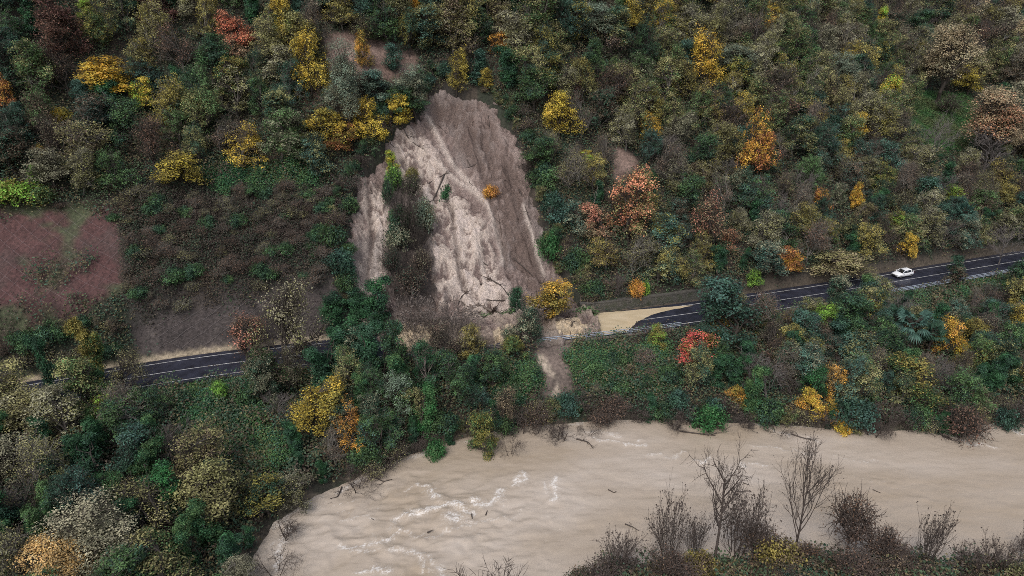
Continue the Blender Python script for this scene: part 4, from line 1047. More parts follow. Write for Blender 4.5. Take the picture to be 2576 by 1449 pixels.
ok = (qd > 20) & (qu > -130) & (qu < 2700) & (qv > -70) & (qv < 1600) & (qz > 0.25) & (dR > 5.6)
idx = np.nonzero(ok)[0]; r9.shuffle(idx)
cells = {}
# the brush of the flooded near bank
NB = []
for j, (va, vb) in enumerate(((1418, 1440), (1452, 1478), (1490, 1520))):
    for u in np.arange(1490 - 20 * j, 2640, 46):
        NB.append((u + rng.uniform(-20, 20), rng.uniform(va, vb)))
for u, v in NB:
    if (v < 1450 and u < 1500) or vnoise(np.array([u / 95.0]), np.array([v / 60.0]), 5)[0] < (0.05 if v < 1450 else -0.12): continue
    P = at_z(u, v, 0.2); z = max(float(ground(P[0], P[1])), -0.15)
    kind = rng.choices(['thicket', 'twiggy', 'shrub'], [.45, .35, .2])[0]
    t = math.hypot(P[1], CAM_H); hh = rng.uniform(0.9, 2.6) if v < 1450 else rng.uniform(1.6, 3.2)
    c = rng.choice(['brown', 'brown', 'rust', 'olive', 'dark']) if kind == 'twiggy' else rng.choice(['dark', 'olive', 'yolive', 'dark'])
    look = {'thicket': 'low bare thicket', 'twiggy': {'brown': 'low brown twiggy bush', 'rust': 'low russet twiggy bush', 'olive': 'low olive twiggy bush', 'dark': 'low dark twiggy bush'}.get(c, ''), 'shrub': {'dark': 'low dark green shrub', 'olive': 'low olive shrub', 'yolive': 'low mustard shrub'}.get(c, '')}[kind]
    plant(kind, P[0], P[1], z, hh * rng.uniform(1.1, 1.7), hh, tuple(q * rng.uniform(.55, .9) for q in PAL[c]), PAL['brown'], None, group="brush of the flooded near bank", look=look, wood=(0.072, 0.056, 0.048), rs=rng, cname=c)
# brush hanging over the water's edge of the far shore, and over the ragged rim of the landslide
def fringe(path, step, n_off, hr, kinds, group, zf, skip=None):
    P = smooth_poly(path, 400, 2); L = np.concatenate([[0], np.cumsum(np.hypot(*np.diff(P, axis=0).T))])
    N = np.gradient(P, axis=0); N = np.stack([-N[:, 1], N[:, 0]], 1); N /= np.linalg.norm(N, axis=1, keepdims=True)
    for s in np.arange(0, L[-1], step):
        i = min(int(np.searchsorted(L, s + rng.uniform(0, step))), 399)
        o_ = rng.uniform(*n_off); x, y = P[i] + N[i] * o_
        z = zf(x, y)
        u, v, dep = (float(q) for q in project(x, y, z))
        if u < 850 and group.endswith('shore') and (o_ < 1.0 or rng.random() < .5): continue
        iu_, iv_ = int(np.clip((u + MOFF) / MS, 0, MW - 1)), int(np.clip((v - 12 + MOFF) / MS, 0, MH - 1))
        if 1e8 > KEYD[iv_, iu_] > dep - 0.5: continue
        if not (-60 < u < 2640 and -40 < v < 1500) or (skip and skip(u, v)): continue
        wt, (kind, c, alt, look) = 0, rng.choice(kinds)
        hh = rng.uniform(*hr); w = hh * (rng.uniform(.9, 1.5) if kind in ('shrub', 'twiggy', 'thicket', 'drowned') else rng.uniform(.45, .7) * (1.2 if kind != 'ivy' else .8))
        k = rng.uniform(.7, 1.25)
        plant(kind, x, y, z - 0.1, w, hh, tuple(q * k for q in PAL[c]), PAL[alt] if alt else None, None, group=group, look=look, wood=(0.075, 0.06, 0.052), rs=rng, lean=(rng.uniform(-.15, .15), rng.uniform(-.15, .15)), cname=c)
def crowded(x, y, rad, store=True):
    i, j = int(x // 4), int(y // 4)
    k = 2 if rad <= 8 else 3
    for a in range(i - k, i + k + 1):
        for b in range(j - k, j + k + 1):
            for (px_, py_, pr) in cells.get((a, b), ()):
                if (px_ - x) ** 2 + (py_ - y) ** 2 < (0.5 * (rad + pr)) ** 2: return True
    if store: cells.setdefault((i, j), []).append((x, y, rad))
    return False
F_WATER = [('twiggy', 'brown', 'rust', 'brown waterside twiggy bush'), ('thicket', 'brown', None, 'bare waterside thicket'), ('drowned', 'brown', None, 'half-drowned bare bush'), ('shrub', 'green', 'dark', 'green waterside shrub'), ('shrub', 'dark', 'blue', 'dark green waterside shrub'), ('ivy', 'ivy', 'dark', 'dark ivy-clad waterside tree'), ('olive', 'olive', 'green', 'small olive waterside tree'), ('twiggy', 'olive', 'grey', 'olive waterside twiggy bush')]
fringe(SHORE, 1.5, (-1.2, 1.5), (1.8, 4.4), F_WATER, "brush along the far shore", lambda x, y: max(float(ground(x, y)), -0.15))
F_RIM = [('shrub', 'dark', 'blue', 'dark rim shrub'), ('shrub', 'green', 'dark', 'green rim shrub'), ('twiggy', 'brown', 'olive', 'brown twiggy rim bush'), ('olive', 'olive', 'green', 'small olive rim tree'), ('broad', 'dark', 'green', 'small dark rim tree'), ('thicket', 'brown', None, 'bare rim thicket')]
rim_px = [(1490, 775), (1470, 745), (1426, 695), (1392, 640), (1378, 560), (1352, 470), (1332, 400), (1300, 325), (1264, 268), (1218, 234), (1165, 216), (1110, 208), (1060, 250), (1040, 280), (1005, 296), (968, 340), (958, 385), (935, 400), (898, 440), (884, 520), (864, 620), (866, 700), (880, 760)]
fringe(np.array([hit(u, v)[0][:2] for u, v in rim_px]), 1.0, (-2.4, 0.2), (1.4, 4.0), F_RIM, "brush on the landslide rim", lambda x, y: min(float(slide_z(x, y)), float(base_z(np.array([x]), np.array([y]))[0])) - 0.2)
F_SCAR = [('shrub', 'dark', 'blue', 'dark shrub beside the small brown scar'), ('twiggy', 'brown', 'olive', 'brown twiggy bush beside the small brown scar')]
for T in TREES:
    cells.setdefault((int(T['x'] // 4), int(T['y'] // 4)), []).append((T['x'], T['y'], max(T['w'] * 0.7, 1.5)))
DENS = 0.78
for i in idx:
    x, y, z, u, v, dep = qx[i], qy[i], qz[i], qu[i], qv[i], qd[i]
    for zi, m in enumerate(ZM):
        if msample(m, u, v) > 0.5: break
    else: continue
    name, _, sp, hr, pal = ZONES[zi]
    sp_e = sp * DENS * (1 + max(0, dep - 150) / 260)
    a = rng.random(); acc = 0
    for wt, typ in pal:
        acc += wt
        if a < acc: break
    kind, c, alt, look = typ
    hh = rng.uniform(*hr) * (1 + max(0, dep - 150) / 400)
    if kind == 'ivy': hh *= 0.95; w = hh * rng.uniform(.34, .48)
    elif kind == 'oval': hh *= 0.8; w = hh * rng.uniform(.45, .6)
    elif kind in ('shrub', 'twiggy'): hh = min(hh, rng.uniform(1.3, 3.2)); w = hh * rng.uniform(1.1, 1.7)
    elif kind == 'bare': w = hh * rng.uniform(.7, .9)
    else: hh *= 1.12; w = hh * rng.uniform(.58, .88)
    near_river = qS[i]
    if near_river < 3 and hh > 4: hh *= 0.7; w *= 0.85
    # what would this crown hide?
    wu, hv = w * FPX / dep * 0.5, hh * FPX / dep * 0.92
    su = np.array([-.8, -.4, 0, .4, .8] * 5) * wu + u; sv = v - np.repeat([.12, .32, .52, .72, .92], 5) * hv
    if msample(KC, su, sv).mean() > (0.17 if name not in ('netslope', 'brush', 'bramble bank') else 0.80): continue
    if name == 'netslope' and rng.random() < 0.70: continue
    if name == 'brush' and rng.random() < 0.5: continue
    if name == 'bramble bank' and (rng.random() < 0.2 or dR[i] < 8.0): continue
    iu = np.clip(((su + MOFF) / MS).astype(int), 0, MW - 1); iv = np.clip(((sv + MOFF) / MS).astype(int), 0, MH - 1)
    if (KEYD[iv, iu] > dep + 0.5).mean() < 1.0:
        if ((KEYD[iv, iu] < 1e8) & (KEYD[iv, iu] > dep + 0.3)).mean() > 0.09: continue
    if crowded(x, y, min(sp_e, w * 1.1) if kind in ('shrub', 'twiggy') else sp_e): continue
    col = PAL[c]
    if kind in ('broad', 'olive', 'sparse') and rng.random() < 0.55: alt = rng.choice(['olive', 'grey', 'yolive', 'green', 'brown', 'olive'])
    k = rng.uniform(0.7, 1.35)
    col = tuple(q * k for q in col)
    wood = rng.choice([(0.05, 0.042, 0.036), (0.09, 0.08, 0.07), (0.13, 0.12, 0.105)])
    if kind == 'bare': wood = rng.choice([(0.12, 0.105, 0.10), (0.085, 0.07, 0.065)])
    plant(kind, x, y, z - 0.1, w, hh, col, PAL[alt] if alt else None, None, group="trees and bushes of the " + name if 'slope' not in name and name != 'brush' else "bushes on the cut slope above the left road", look=look, wood=wood, rs=rng, lean=(rng.uniform(-.08, .08), rng.uniform(-.08, .08)), cname=c)

# ------------------------------------------------------------------ ground cover nobody could count
def cover(name, n, region, height, leaf, colours, seed, clump=7, up=0.8):
    rs = R_(seed)
    gx2, gy2 = np.meshgrid(np.arange(-150, 300, 1.5), np.arange(46, 330, 1.5)); gx2, gy2 = gx2.ravel(), gy2.ravel()
    g = region(gx2, gy2, ground(gx2, gy2)) * np.clip(120 / np.hypot(gx2, gy2), 0, 1) ** 1.2
    uu_, vv_, _d = project(gx2, gy2, ground(gx2, gy2)); g = g * (uu_ > -150) * (uu_ < 2730) * (vv_ > -60) * (vv_ < 1560)
    pick = rs.choice(len(gx2), n * 2, p=g / g.sum())
    px_, py_ = gx2[pick] + rs.uniform(-.75, .75, n * 2), gy2[pick] + rs.uniform(-.75, .75, n * 2)
    pz_ = ground(px_, py_)
    wgt = region(px_, py_, pz_)
    s = rs.rand(len(px_)) < wgt
    px_, py_, pz_ = px_[s][:n], py_[s][:n], pz_[s][:n]
    m = len(px_)
    hgt = height * (0.2 + 1.9 * np.clip(fbm(px_ / 2.6, py_ / 2.2, 3, seed) + 0.5, 0, 1.2))
    cx = np.repeat(px_, clump) + rs.normal(0, 0.45, m * clump); cy = np.repeat(py_, clump) + rs.normal(0, 0.45, m * clump)
    cz = ground(cx, cy) + np.repeat(hgt, clump) * rs.uniform(0.2, 1.0, m * clump)
    V, F = leaves(np.stack([cx, cy, cz], 1), np.repeat([[0, -0.35, up]], m * clump, 0), leaf, rs)
    ci = np.clip(((fbm(px_ / 5, py_ / 5, 3, seed + 5) + 0.5) + rs.normal(0, .16, m)) * len(colours), 0, len(colours) - 1).astype(int)
    cc = np.asarray(colours)[ci].repeat(clump, 0) * rs.uniform(0.5, 1.5, (m * clump, 1))
    print(name, m * clump)
    return link(name, mesh_np(name, V, F, col=cc.repeat(4, 0)), M_COVER, kind="stuff")
M_COVER, nt, p = new_mat("ground_cover_leaf")
att = nd(nt, "ShaderNodeAttribute", attribute_name="col")
nt.links.new(att.outputs["Color"], p.inputs["Base Color"]); p.inputs["Roughness"].default_value = 0.6; p.inputs["Specular IOR Level"].default_value = 0.25
M_NOCOV = pmask([SCAR, UPPER_SCAR, SMALL_SCAR, RUNOFF, [(330, 825), (430, 795), (850, 728), (875, 825), (700, 862), (500, 880), (350, 890)]], 2)
M_REDIN = pmask([RED], 4)
M_REDGREEN = pmask([[(60, 700), (130, 660), (240, 650), (260, 690), (180, 720), (80, 740)], [(-100, 505), (290, 515), (290, 560), (150, 545), (-100, 555)], [(-100, 760), (120, 770), (300, 740), (300, 790), (60, 830), (-100, 850)]], 5)
def reg_under(x, y, z):
    d, s, _ = seg_dist(x, y, ROAD)
    w = ((z > 0.35) | ((y < 66) & (z > -0.1) & (x > 8))) * (d > 5.3) * (1 - zone(M_NOCOV, x, y, z, 16)) * (1 - zone(M_MEAD, x, y, z, 8))
    r = zone(M_REDIN, x, y, z, 8)
    w = w * (1 - r) + r * (zone(M_REDGREEN, x, y, z, 18) * 0.8 + 0.04)
    return w * (1 - 0.9 * zone(M_BRUSH, x, y, z, 8))
und = cover("undergrowth", 100000, reg_under, 1.5, 0.17, [lc(66, 58, 50), lc(74, 74, 54), lc(60, 76, 58), lc(52, 74, 60), lc(92, 86, 62), lc(80, 68, 58), lc(62, 78, 56)], 401)
und["label"] = "mixed low undergrowth of leaves and twigs between the trees"; 
br = cover("brush_undergrowth", 9500, lambda x, y, z: zone(M_BRUSH, x, y, z, 14) * (1 - zone(M_NOCOV, x, y, z, 10)) * (seg_dist(x, y, ROAD)[0] > 5.3), 1.1, 0.13, [lc(54, 46, 42), lc(60, 54, 46), lc(48, 54, 44), lc(50, 43, 40), lc(46, 60, 46), lc(68, 60, 50)], 431)
br["label"] = "dark brown tangled brush on the cut slope left of the landslide"
iv = cover("ivy_undergrowth", 15000, lambda x, y, z: zone(M_IVY, x, y, z, 45, 5.0) * (z > 0.3) * (seg_dist(x, y, ROAD)[0] > 7.2), 1.1, 0.13, [lc(44, 78, 54), lc(56, 92, 56), lc(58, 72, 50), lc(74, 102, 60), lc(46, 80, 62), lc(66, 92, 54), lc(84, 88, 58)], 411, clump=9)
iv["label"] = "bright green brambles and ivy covering open ground"
gr = cover("grass", 9000, lambda x, y, z: np.maximum(zone(M_MEAD, x, y, z, 14), ((seg_dist(x, y, ROAD)[0] < 8.5) & (seg_dist(x, y, ROAD)[0] > 4.9) & (seg_dist(x, y, ROAD)[1] < 0) & ((x < -30) | (x > 62))) * 0.5) * (z > .3), 0.35, 0.16, [lc(44, 76, 42), lc(58, 86, 46), lc(52, 70, 42), lc(70, 80, 50)], 421, clump=8)
gr["label"] = "short green grass of the meadow and road verge"

# ------------------------------------------------------------------ fallen wood on the mud and in the river
M_LOG = plain("wet_dark_wood", (0.055, 0.042, 0.036), 0.75, nscale=4.0, var=0.4)
M_PALELOG = plain("barked_pale_wood", (0.16, 0.125, 0.105), 0.8, nscale=4.0, var=0.4)
M_ROOT = plain("muddy_roots", (0.075, 0.052, 0.042), 0.9, nscale=5.0, var=0.5)
def lay(px, lift=0.12, zf=slide_z):
    out = []
    for (u, v) in px:
        P, _ = hit(u, v); out.append((P[0], P[1], float(zf(P[0], P[1])) + lift))
    return smooth_poly3(np.array(out))
def smooth_poly3(P, n=14):
    L = np.concatenate([[0], np.cumsum(np.linalg.norm(np.diff(P, axis=0), axis=1))]); t = np.linspace(0, L[-1], n)
    Q = np.stack([np.interp(t, L, P[:, k]) for k in range(3)], 1)
    for _ in range(2): Q[1:-1] = Q[1:-1] * .5 + (Q[:-2] + Q[2:]) * .25
    return Q
def fallen(px, r, label, branches=3, root=False, mat=None, seed=0, name="fallen_trunk", leafy=None, zf=slide_z, group="trunks lying on the landslide"):
    rs = R_(500 + seed)
    P = lay(px, r * 0.7, zf)
    base = P[0].copy()
    o = bpy.data.objects.new(name, None); COL.objects.link(o); o.location = base; o.empty_display_size = .3
    o["label"], o["category"] = label, ("fallen tree" if name == "fallen_trunk" else "branch")
    if group: o["group"] = group
    mb = MB(); mb.tube(P - base, np.linspace(r, r * 0.35, len(P)), 7)
    link("stem", mb.mesh("stem", True), mat or M_LOG, o)
    L = np.linalg.norm(P[-1] - P[0])
    for i in range(branches):
        k = rs.randint(len(P) // 3, len(P) - 1)
        T = P[min(k + 1, len(P) - 1)] - P[k - 1]; T /= np.linalg.norm(T)
        d = T * 0.8 + rs.normal(0, 0.5, 3); d[2] = abs(d[2]) * 0.6
        b = MB(); q = limb(b, P[k] - base, P[k] - base + d * L * rs.uniform(.16, .34), r * .42, r * .12, rs, 4, 5, .1)
        for _ in range(3): limb(b, q[rs.randint(2, 5)], q[-1] + rs.normal(0, .12, 3) * L, r * .16, r * .06, rs, 3, 3, .1)
        link("branch", b.mesh("branch"), mat or M_LOG, o)
    if root:
        b = MB()
        T = P[0] - P[1]; T /= np.linalg.norm(T)
        for i in range(26):
            d = T * rs.uniform(.1, .6) + rs.normal(0, .8, 3)
            limb(b, T * -.05, d * rs.uniform(.5, 1.1) * max(.7, r * 6), r * .5, r * .08, rs, 4, 4, .2)
        link("root_plate", b.mesh("root_plate"), M_ROOT, o)
    if leafy:
        pts = P[len(P) // 4:].repeat(60, 0) - base + rs.normal(0, .38, ((len(P) - len(P) // 4) * 60, 3))
        V, F = leaves(pts, np.repeat([[0, -.3, .8]], len(pts), 0), .15, rs)
        c = link("foliage", mesh_np("foliage", V, F, {"var": rs.rand(len(pts)).repeat(4), "hue": rs.rand(len(pts)).repeat(4) * .6}), M_LEAF, o)
        c.color = (*PAL[leafy], 1); c["second_colour"] = tuple(float(q) for q in PAL[leafy])
    return o
FALL = [
 ([(1122, 421), (1085, 440), (1048, 459)], .09, "thin straight trunk pointing left from the root clump in the upper mud", 1, True, M_LOG, None), ([(1117, 430), (1100, 465), (1075, 512)], .17, "dark trunk running downhill from the root clump in the upper mud", 1, False, M_LOG, None),
 ([(1128, 440), (1120, 465), (1115, 488)], .2, "ivy-covered log below the root clump in the upper mud", 0, False, M_LOG, 'ivy'), ([(983, 405), (1010, 440), (1045, 480), (1068, 503), (1080, 520)], .22, "long dark trunk along the left side of the upper mud", 3, False, M_LOG, None),
 ([(1000, 299), (1025, 330), (1050, 350), (1068, 366)], .12, "leaning dead trunk under the lemon yellow trees", 4, False, M_LOG, None), ([(1228, 279), (1232, 295), (1229, 315)], .07, "short dark stick near the top of the mud", 1, False, M_LOG, None),
 ([(1306, 471), (1320, 515), (1337, 557)], .11, "thin trunk on the right side of the mud", 2, False, M_LOG, None), ([(1232, 686), (1262, 720), (1295, 762)], .16, "uprooted trunk with a dark root plate in the lower mud", 2, True, M_LOG, None),
 ([(1290, 624), (1335, 665), (1386, 722)], .10, "long thin trunk crossing the lower right mud", 2, False, M_LOG, None), ([(1172, 724), (1160, 735), (1148, 748)], .12, "short stump with roots at the foot of the mud", 1, True, M_LOG, None),
 ([(1240, 768), (1205, 758), (1164, 750)], .19, "uprooted log with a round root plate at the mud foot", 3, True, M_PALELOG, None), ([(1232, 772), (1195, 768), (1150, 766)], .13, "pale log lying under the uprooted log at the mud foot", 3, False, M_PALELOG, None),
 ([(1243, 490), (1255, 540), (1265, 592)], .08, "thin muddy root trailing below the orange bush", 2, False, M_ROOT, None), ([(1060, 590), (1064, 640), (1066, 690)], .07, "thin stem hanging down the left edge of the main mud", 2, False, M_LOG, None),
 ([(985, 420), (960, 470), (950, 500)], .06, "thin stick on the left mud strip", 1, False, M_LOG, None), ([(1360, 490), (1375, 508), (1392, 520)], .08, "pale thin trunk beside the right rim", 2, False, M_PALELOG, None),
 ([(1170, 402), (1185, 404), (1200, 401)], .08, "short stick lying across the upper mud", 1, False, M_LOG, None), ([(1102, 300), (1128, 318)], .07, "slanting stick in the upper left mud", 1, False, M_LOG, None),
 ([(1000, 800), (1060, 790), (1120, 800)], .15, "dark trunk in the debris heap over the road", 5, False, M_LOG, None), ([(985, 832), (1030, 800), (1075, 770)], .13, "slanting trunk in the debris heap left part", 5, False, M_LOG, None),
 ([(1120, 830), (1080, 800), (1050, 760)], .12, "trunk with many branches in the debris heap", 6, False, M_PALELOG, None), ([(1150, 812), (1100, 790), (1010, 770)], .12, "long branchy trunk across the debris heap top", 6, False, M_PALELOG, None),
 ([(1200, 820), (1240, 800), (1300, 795)], .12, "branchy trunk lying against the guardrail", 5, False, M_LOG, 'green'), ([(1330, 820), (1390, 815), (1470, 800)], .12, "branchy trunk stretching towards the flooded road", 5, False, M_LOG, None),
 ([(1340, 800), (1370, 822), (1400, 832)], .12, "dark trunk below the yellow and orange slid tree", 5, False, M_LOG, None), ([(1440, 812), (1470, 800), (1500, 792)], .09, "leafy branch reaching into the flood water", 3, False, M_LOG, 'green'),
 ([(900, 812), (940, 790), (990, 775)], .12, "trunk under the ivy column at the left mud strip", 4, False, M_LOG, None), ([(1465, 812), (1478, 826), (1490, 840)], .10, "dark branch lying over the guardrail", 4, False, M_LOG, None),
]
for i, (px, r, lab, nb, rt, mt, lf) in enumerate(FALL):
    fallen(px, r, lab, nb, rt, mt, i, leafy=lf) if px[0][1] < 740 else fallen(px, r * 1.6, lab, nb + 2, rt, M_PALELOG if i % 2 else mt, i, leafy=lf)
rsx = R_(640)
n_s = 0
for k in range(900):
    u, v = rsx.uniform(880, 1480), rsx.uniform(260, 870)
    if msample(M_SCAR, u, v) < .6: continue
    foot = v > 745
    if not foot and n_s >= 34: continue
    if n_s >= 80: break
    if foot and rsx.rand() < .3: continue
    L = rsx.uniform(25, 60) if foot else rsx.uniform(10, 34)
    a = rsx.uniform(0, 6.28) if foot else rsx.normal(1.35, .7)
    px = [(u, v), (u + math.cos(a) * L * .5 + rsx.normal(0, 3), v + math.sin(a) * L * .3), (u + math.cos(a) * L, v + math.sin(a) * L * .6)]
    fallen(px, rsx.uniform(.05, .11), "broken branch tangled in the debris at the landslide foot" if foot else "small dark broken branch stuck in the landslide mud", 3 if foot else 1, False, M_LOG if rsx.rand() < .6 else M_PALELOG, 100 + k, name="broken_branch", group="broken branches in the debris heap" if foot else "broken branches scattered on the mud")
    n_s += 1
def water_z(x, y): return np.full(np.shape(x), 0.06)
def drift(px, r, lab, nb, seed, leafy=None, z=0.02):
    pts = [(*at_z(u, v, 0.1), 0.1 + z) for u, v in px]
    rs = R_(700 + seed)
    P = smooth_poly3(np.array(pts)); base = P[0].copy()
    o = bpy.data.objects.new("floating_branch", None); COL.objects.link(o); o.location = base
    o["label"], o["category"], o["group"] = lab, "driftwood", "wood carried by the flooded river"
    mb = MB(); mb.tube(P - base, np.linspace(r, r * .4, len(P)), 6); link("stem", mb.mesh("stem", True), M_LOG, o)
    L = np.linalg.norm(P[-1] - P[0])
    for i in range(nb):
        k = rs.randint(3, len(P) - 1); d = (P[-1] - P[0]) / L * .6 + rs.normal(0, .6, 3); d[2] = abs(d[2]) * .7
        b = MB(); q = limb(b, P[k] - base, P[k] - base + d * L * rs.uniform(.2, .4), r * .45, r * .15, rs, 4, 5, .1)
        for _ in range(2): limb(b, q[rs.randint(2, 5)], q[-1] + rs.normal(0, .14, 3) * L, r * .2, r * .1, rs, 3, 3, .1)
        link("branch", b.mesh("branch"), M_LOG, o)
    return o
for i, a in enumerate([([(1572, 1318), (1592, 1326), (1608, 1336)], .08, "thin curved branch floating left of the near bank", 1), ([(1186, 1293), (1188, 1305)], .09, "short dark log floating below the foam", 0), ([(1222, 1296), (1226, 1284)], .09, "short dark log floating right of the foam", 0),
                       ([(1075, 1340), (1090, 1333)], .10, "log floating below the brightest foam", 0), ([(1530, 1232), (1545, 1240), (1550, 1236)], .08, "small bent branch floating in mid river", 1), ([(1870, 1215), (1885, 1220)], .07, "stick floating between the two tall bare trees", 0),
                       ([(2195, 1232), (2215, 1240)], .07, "stick floating in the right part of the river", 0), ([(935, 1305), (944, 1310)], .07, "small stick floating near the left shore", 0), ([(1710, 1085), (1750, 1090), (1800, 1096)], .12, "branchy dead trunk lying along the right shore", 4),
                       ([(2296, 1055), (2340, 1080), (2394, 1106)], .25, "fallen trunk sliding into the water at the right shore", 4), ([(1450, 1104), (1480, 1112), (1492, 1128)], .11, "branchy dead limb in the water below the middle shore", 4), ([(1990, 1092), (2020, 1102), (2050, 1108)], .11, "dead limb in the water below the violet-grey tree", 4),
                       ([(940, 1200), (965, 1212), (985, 1206)], .10, "dead limb reaching out over the water at the green bank", 4), ([(860, 1225), (850, 1250), (830, 1255)], .10, "dead limb trailing from the dark drowned bush", 4)]):
    drift(*a, i)
o = fallen([(2298, 1035), (2345, 1068), (2392, 1104)], .3, "green ivy-wrapped trunk fallen from the right bank into the river", 2, False, M_LOG, 77, leafy='brite', zf=lambda x, y: np.maximum(ground(x, y), 0) + 1.0, group=None)

# ------------------------------------------------------------------ stone wall, concrete edge, guardrails, nets
def arc_at(u, v, z):
    P = at_z(u, v, z); return seg_dist([P[0]], [P[1]], ROAD)[2][0]
ARC = np.concatenate([[0], np.cumsum(np.hypot(*np.diff(ROAD, axis=0).T))])
def rpos(s, d):
    p = np.stack([np.interp(s, ARC, ROAD[:, 0]), np.interp(s, ARC, ROAD[:, 1])], -1); n = np.stack([np.interp(s, ARC, RN[:, 0]), np.interp(s, ARC, RN[:, 1])], -1)
    return p + n * np.asarray(d)[..., None]
def rdir(s):
    a, b = rpos(np.array([s - .5]), np.array([0.])), rpos(np.array([s + .5]), np.array([0.])); t = (b - a)[0]; return np.array([t[0], t[1], 0]) / np.linalg.norm(t)
S_W0, S_W1 = arc_at(1462, 795, ZR), arc_at(1830, 750, ZR)
def bar_along(name, s0, s1, d0, d1, z0, z1, step=0.5, jit=0.0, top_jit=0.0, seed=1):
    s = np.arange(s0, s1, step); n = len(s)
    a, b = rpos(s, np.full(n, d0)), rpos(s, np.full(n, d1))
    zt = z1 + top_jit * fbm(s / 3, s * 0, 3, seed)
    V = np.concatenate([np.c_[a, np.full(n, z0)], np.c_[a, zt], np.c_[b, zt], np.c_[b, np.full(n, z0)]])
    i = np.arange(n - 1); F = [np.stack([k * n + i, k * n + i + 1, ((k + 1) % 4) * n + i + 1, ((k + 1) % 4) * n + i], 1) for k in range(4)]
    F.append([[0, n, 2 * n, 3 * n], [n - 1, 4 * n - 1, 3 * n - 1, 2 * n - 1]])
    return mesh_np(name, V, np.vstack(F))
m_stone, nt, p = new_mat("mossy_stone")
geo = nd(nt, "ShaderNodeNewGeometry")
vo = nd(nt, "ShaderNodeTexVoronoi", Scale=2.6, feature='DISTANCE_TO_EDGE'); nt.links.new(geo.outputs["Position"], vo.inputs["Vector"])
c = mix_col(nt, maprange(nt, vo.outputs["Distance"], 0.0, 0.09, 0, 1), (0.035, 0.033, 0.028), (0.10, 0.095, 0.085))
c = mix_col(nt, maprange(nt, noise_tex(nt, 0.8, 5), 0.4, 0.65, 0, 0.75), c, (0.045, 0.055, 0.03))
nt.links.new(c, p.inputs["Base Color"]); p.inputs["Roughness"].default_value = 0.9
bump(nt, p, vo.outputs["Distance"], 0.8, 0.15)
o = link("stone_wall", bar_along("stone_wall", S_W0, S_W1, 4.75, 5.35, ZR - .3, ZR + 1.85, top_jit=.25), m_stone)
o["label"], o["category"] = "low dark mossy stone wall along the uphill edge of the flooded road", "wall"
cp = link("coping", bar_along("coping", S_W0, S_W1, 4.70, 5.42, ZR + 1.78, ZR + 1.97, top_jit=.25), plain("stone_coping", (0.085, 0.08, 0.07), .9, nscale=2, var=.4), o)
S_C0, S_C1 = arc_at(1180, 868, ZR), arc_at(1700, 828, ZR)
m_conc = plain("stained_concrete", (0.20, 0.165, 0.14), 0.85, nscale=0.9, var=0.4)
o = link("retaining_wall", bar_along("retaining_wall", S_C0, S_C1, -4.95, -4.40, ZR - 2.0, ZR + .14), m_conc)
o["label"], o["category"] = "mud-stained concrete edge wall under the guardrail at the landslide foot", "wall"
M_STEEL = plain("galvanised_steel", (0.42, 0.47, 0.55), 0.45, 0.35, nscale=2.0, var=0.15)
M_RUSTED = plain("muddy_steel", (0.16, 0.14, 0.13), 0.6, 0.2, nscale=2.0, var=0.3)
def guardrail(s0, s1, label, mat, bend=None, step=2.6):
    P0 = rpos(np.array([s0]), np.array([-4.66]))[0]
    o = bpy.data.objects.new("guardrail", None); COL.objects.link(o); o.location = (P0[0], P0[1], ZR)
    o["label"], o["category"], o["group"] = label, "guardrail", "guardrails on the river side of the road"
    B = np.array([P0[0], P0[1], ZR])
    s = np.arange(s0, s1 + .01, step / 4)
    bd = bend or (lambda q: (0 * q, 0 * q))
    dd, dzz = bd(s)
    for hz, rr in ((0.42, .075), (0.72, .075), (1.02, .06)):
        xy = rpos(s, -4.62 + dd)
        P = np.c_[xy, ZR + .1 + hz + dzz] - B
        mb = MB(); mb.tube(P, rr, 6); link("rail", mb.mesh("rail", True), mat, o)
    for q in np.arange(s0, s1, step):
        d1, z1 = bd(np.array([q])); xy = rpos(np.array([q]), -4.76 + d1)[0]
        mb = MB(); mb.box((xy[0] - B[0], xy[1] - B[1], .55 + z1[0] * .6), (.14, .12, 1.3), rot_from(rdir(q))); mb.box((xy[0] - B[0], xy[1] - B[1], -.02 + z1[0] * .6), (.3, .26, .06), rot_from(rdir(q)))
        link("post", mb.mesh("post"), mat, o)
S_G = arc_at(1352, 852, ZR)
guardrail(S_G, arc_at(1720, 826, ZR), "grey steel guardrail beside the pool of tan flood water", M_STEEL)
guardrail(arc_at(2000, 770, ZR), arc_at(2620, 668, ZR), "bluish steel guardrail along the clear road by the car", M_STEEL)
guardrail(arc_at(985, 880, ZR), S_G - 1.0, "bent muddy guardrail half buried by debris", M_RUSTED, lambda q: (-.5 * np.sin((q - S_G) * .35) ** 2 * np.minimum(1, np.abs(q - S_G) / 6), -.25 * np.abs(np.sin((q - S_G) * .22))))

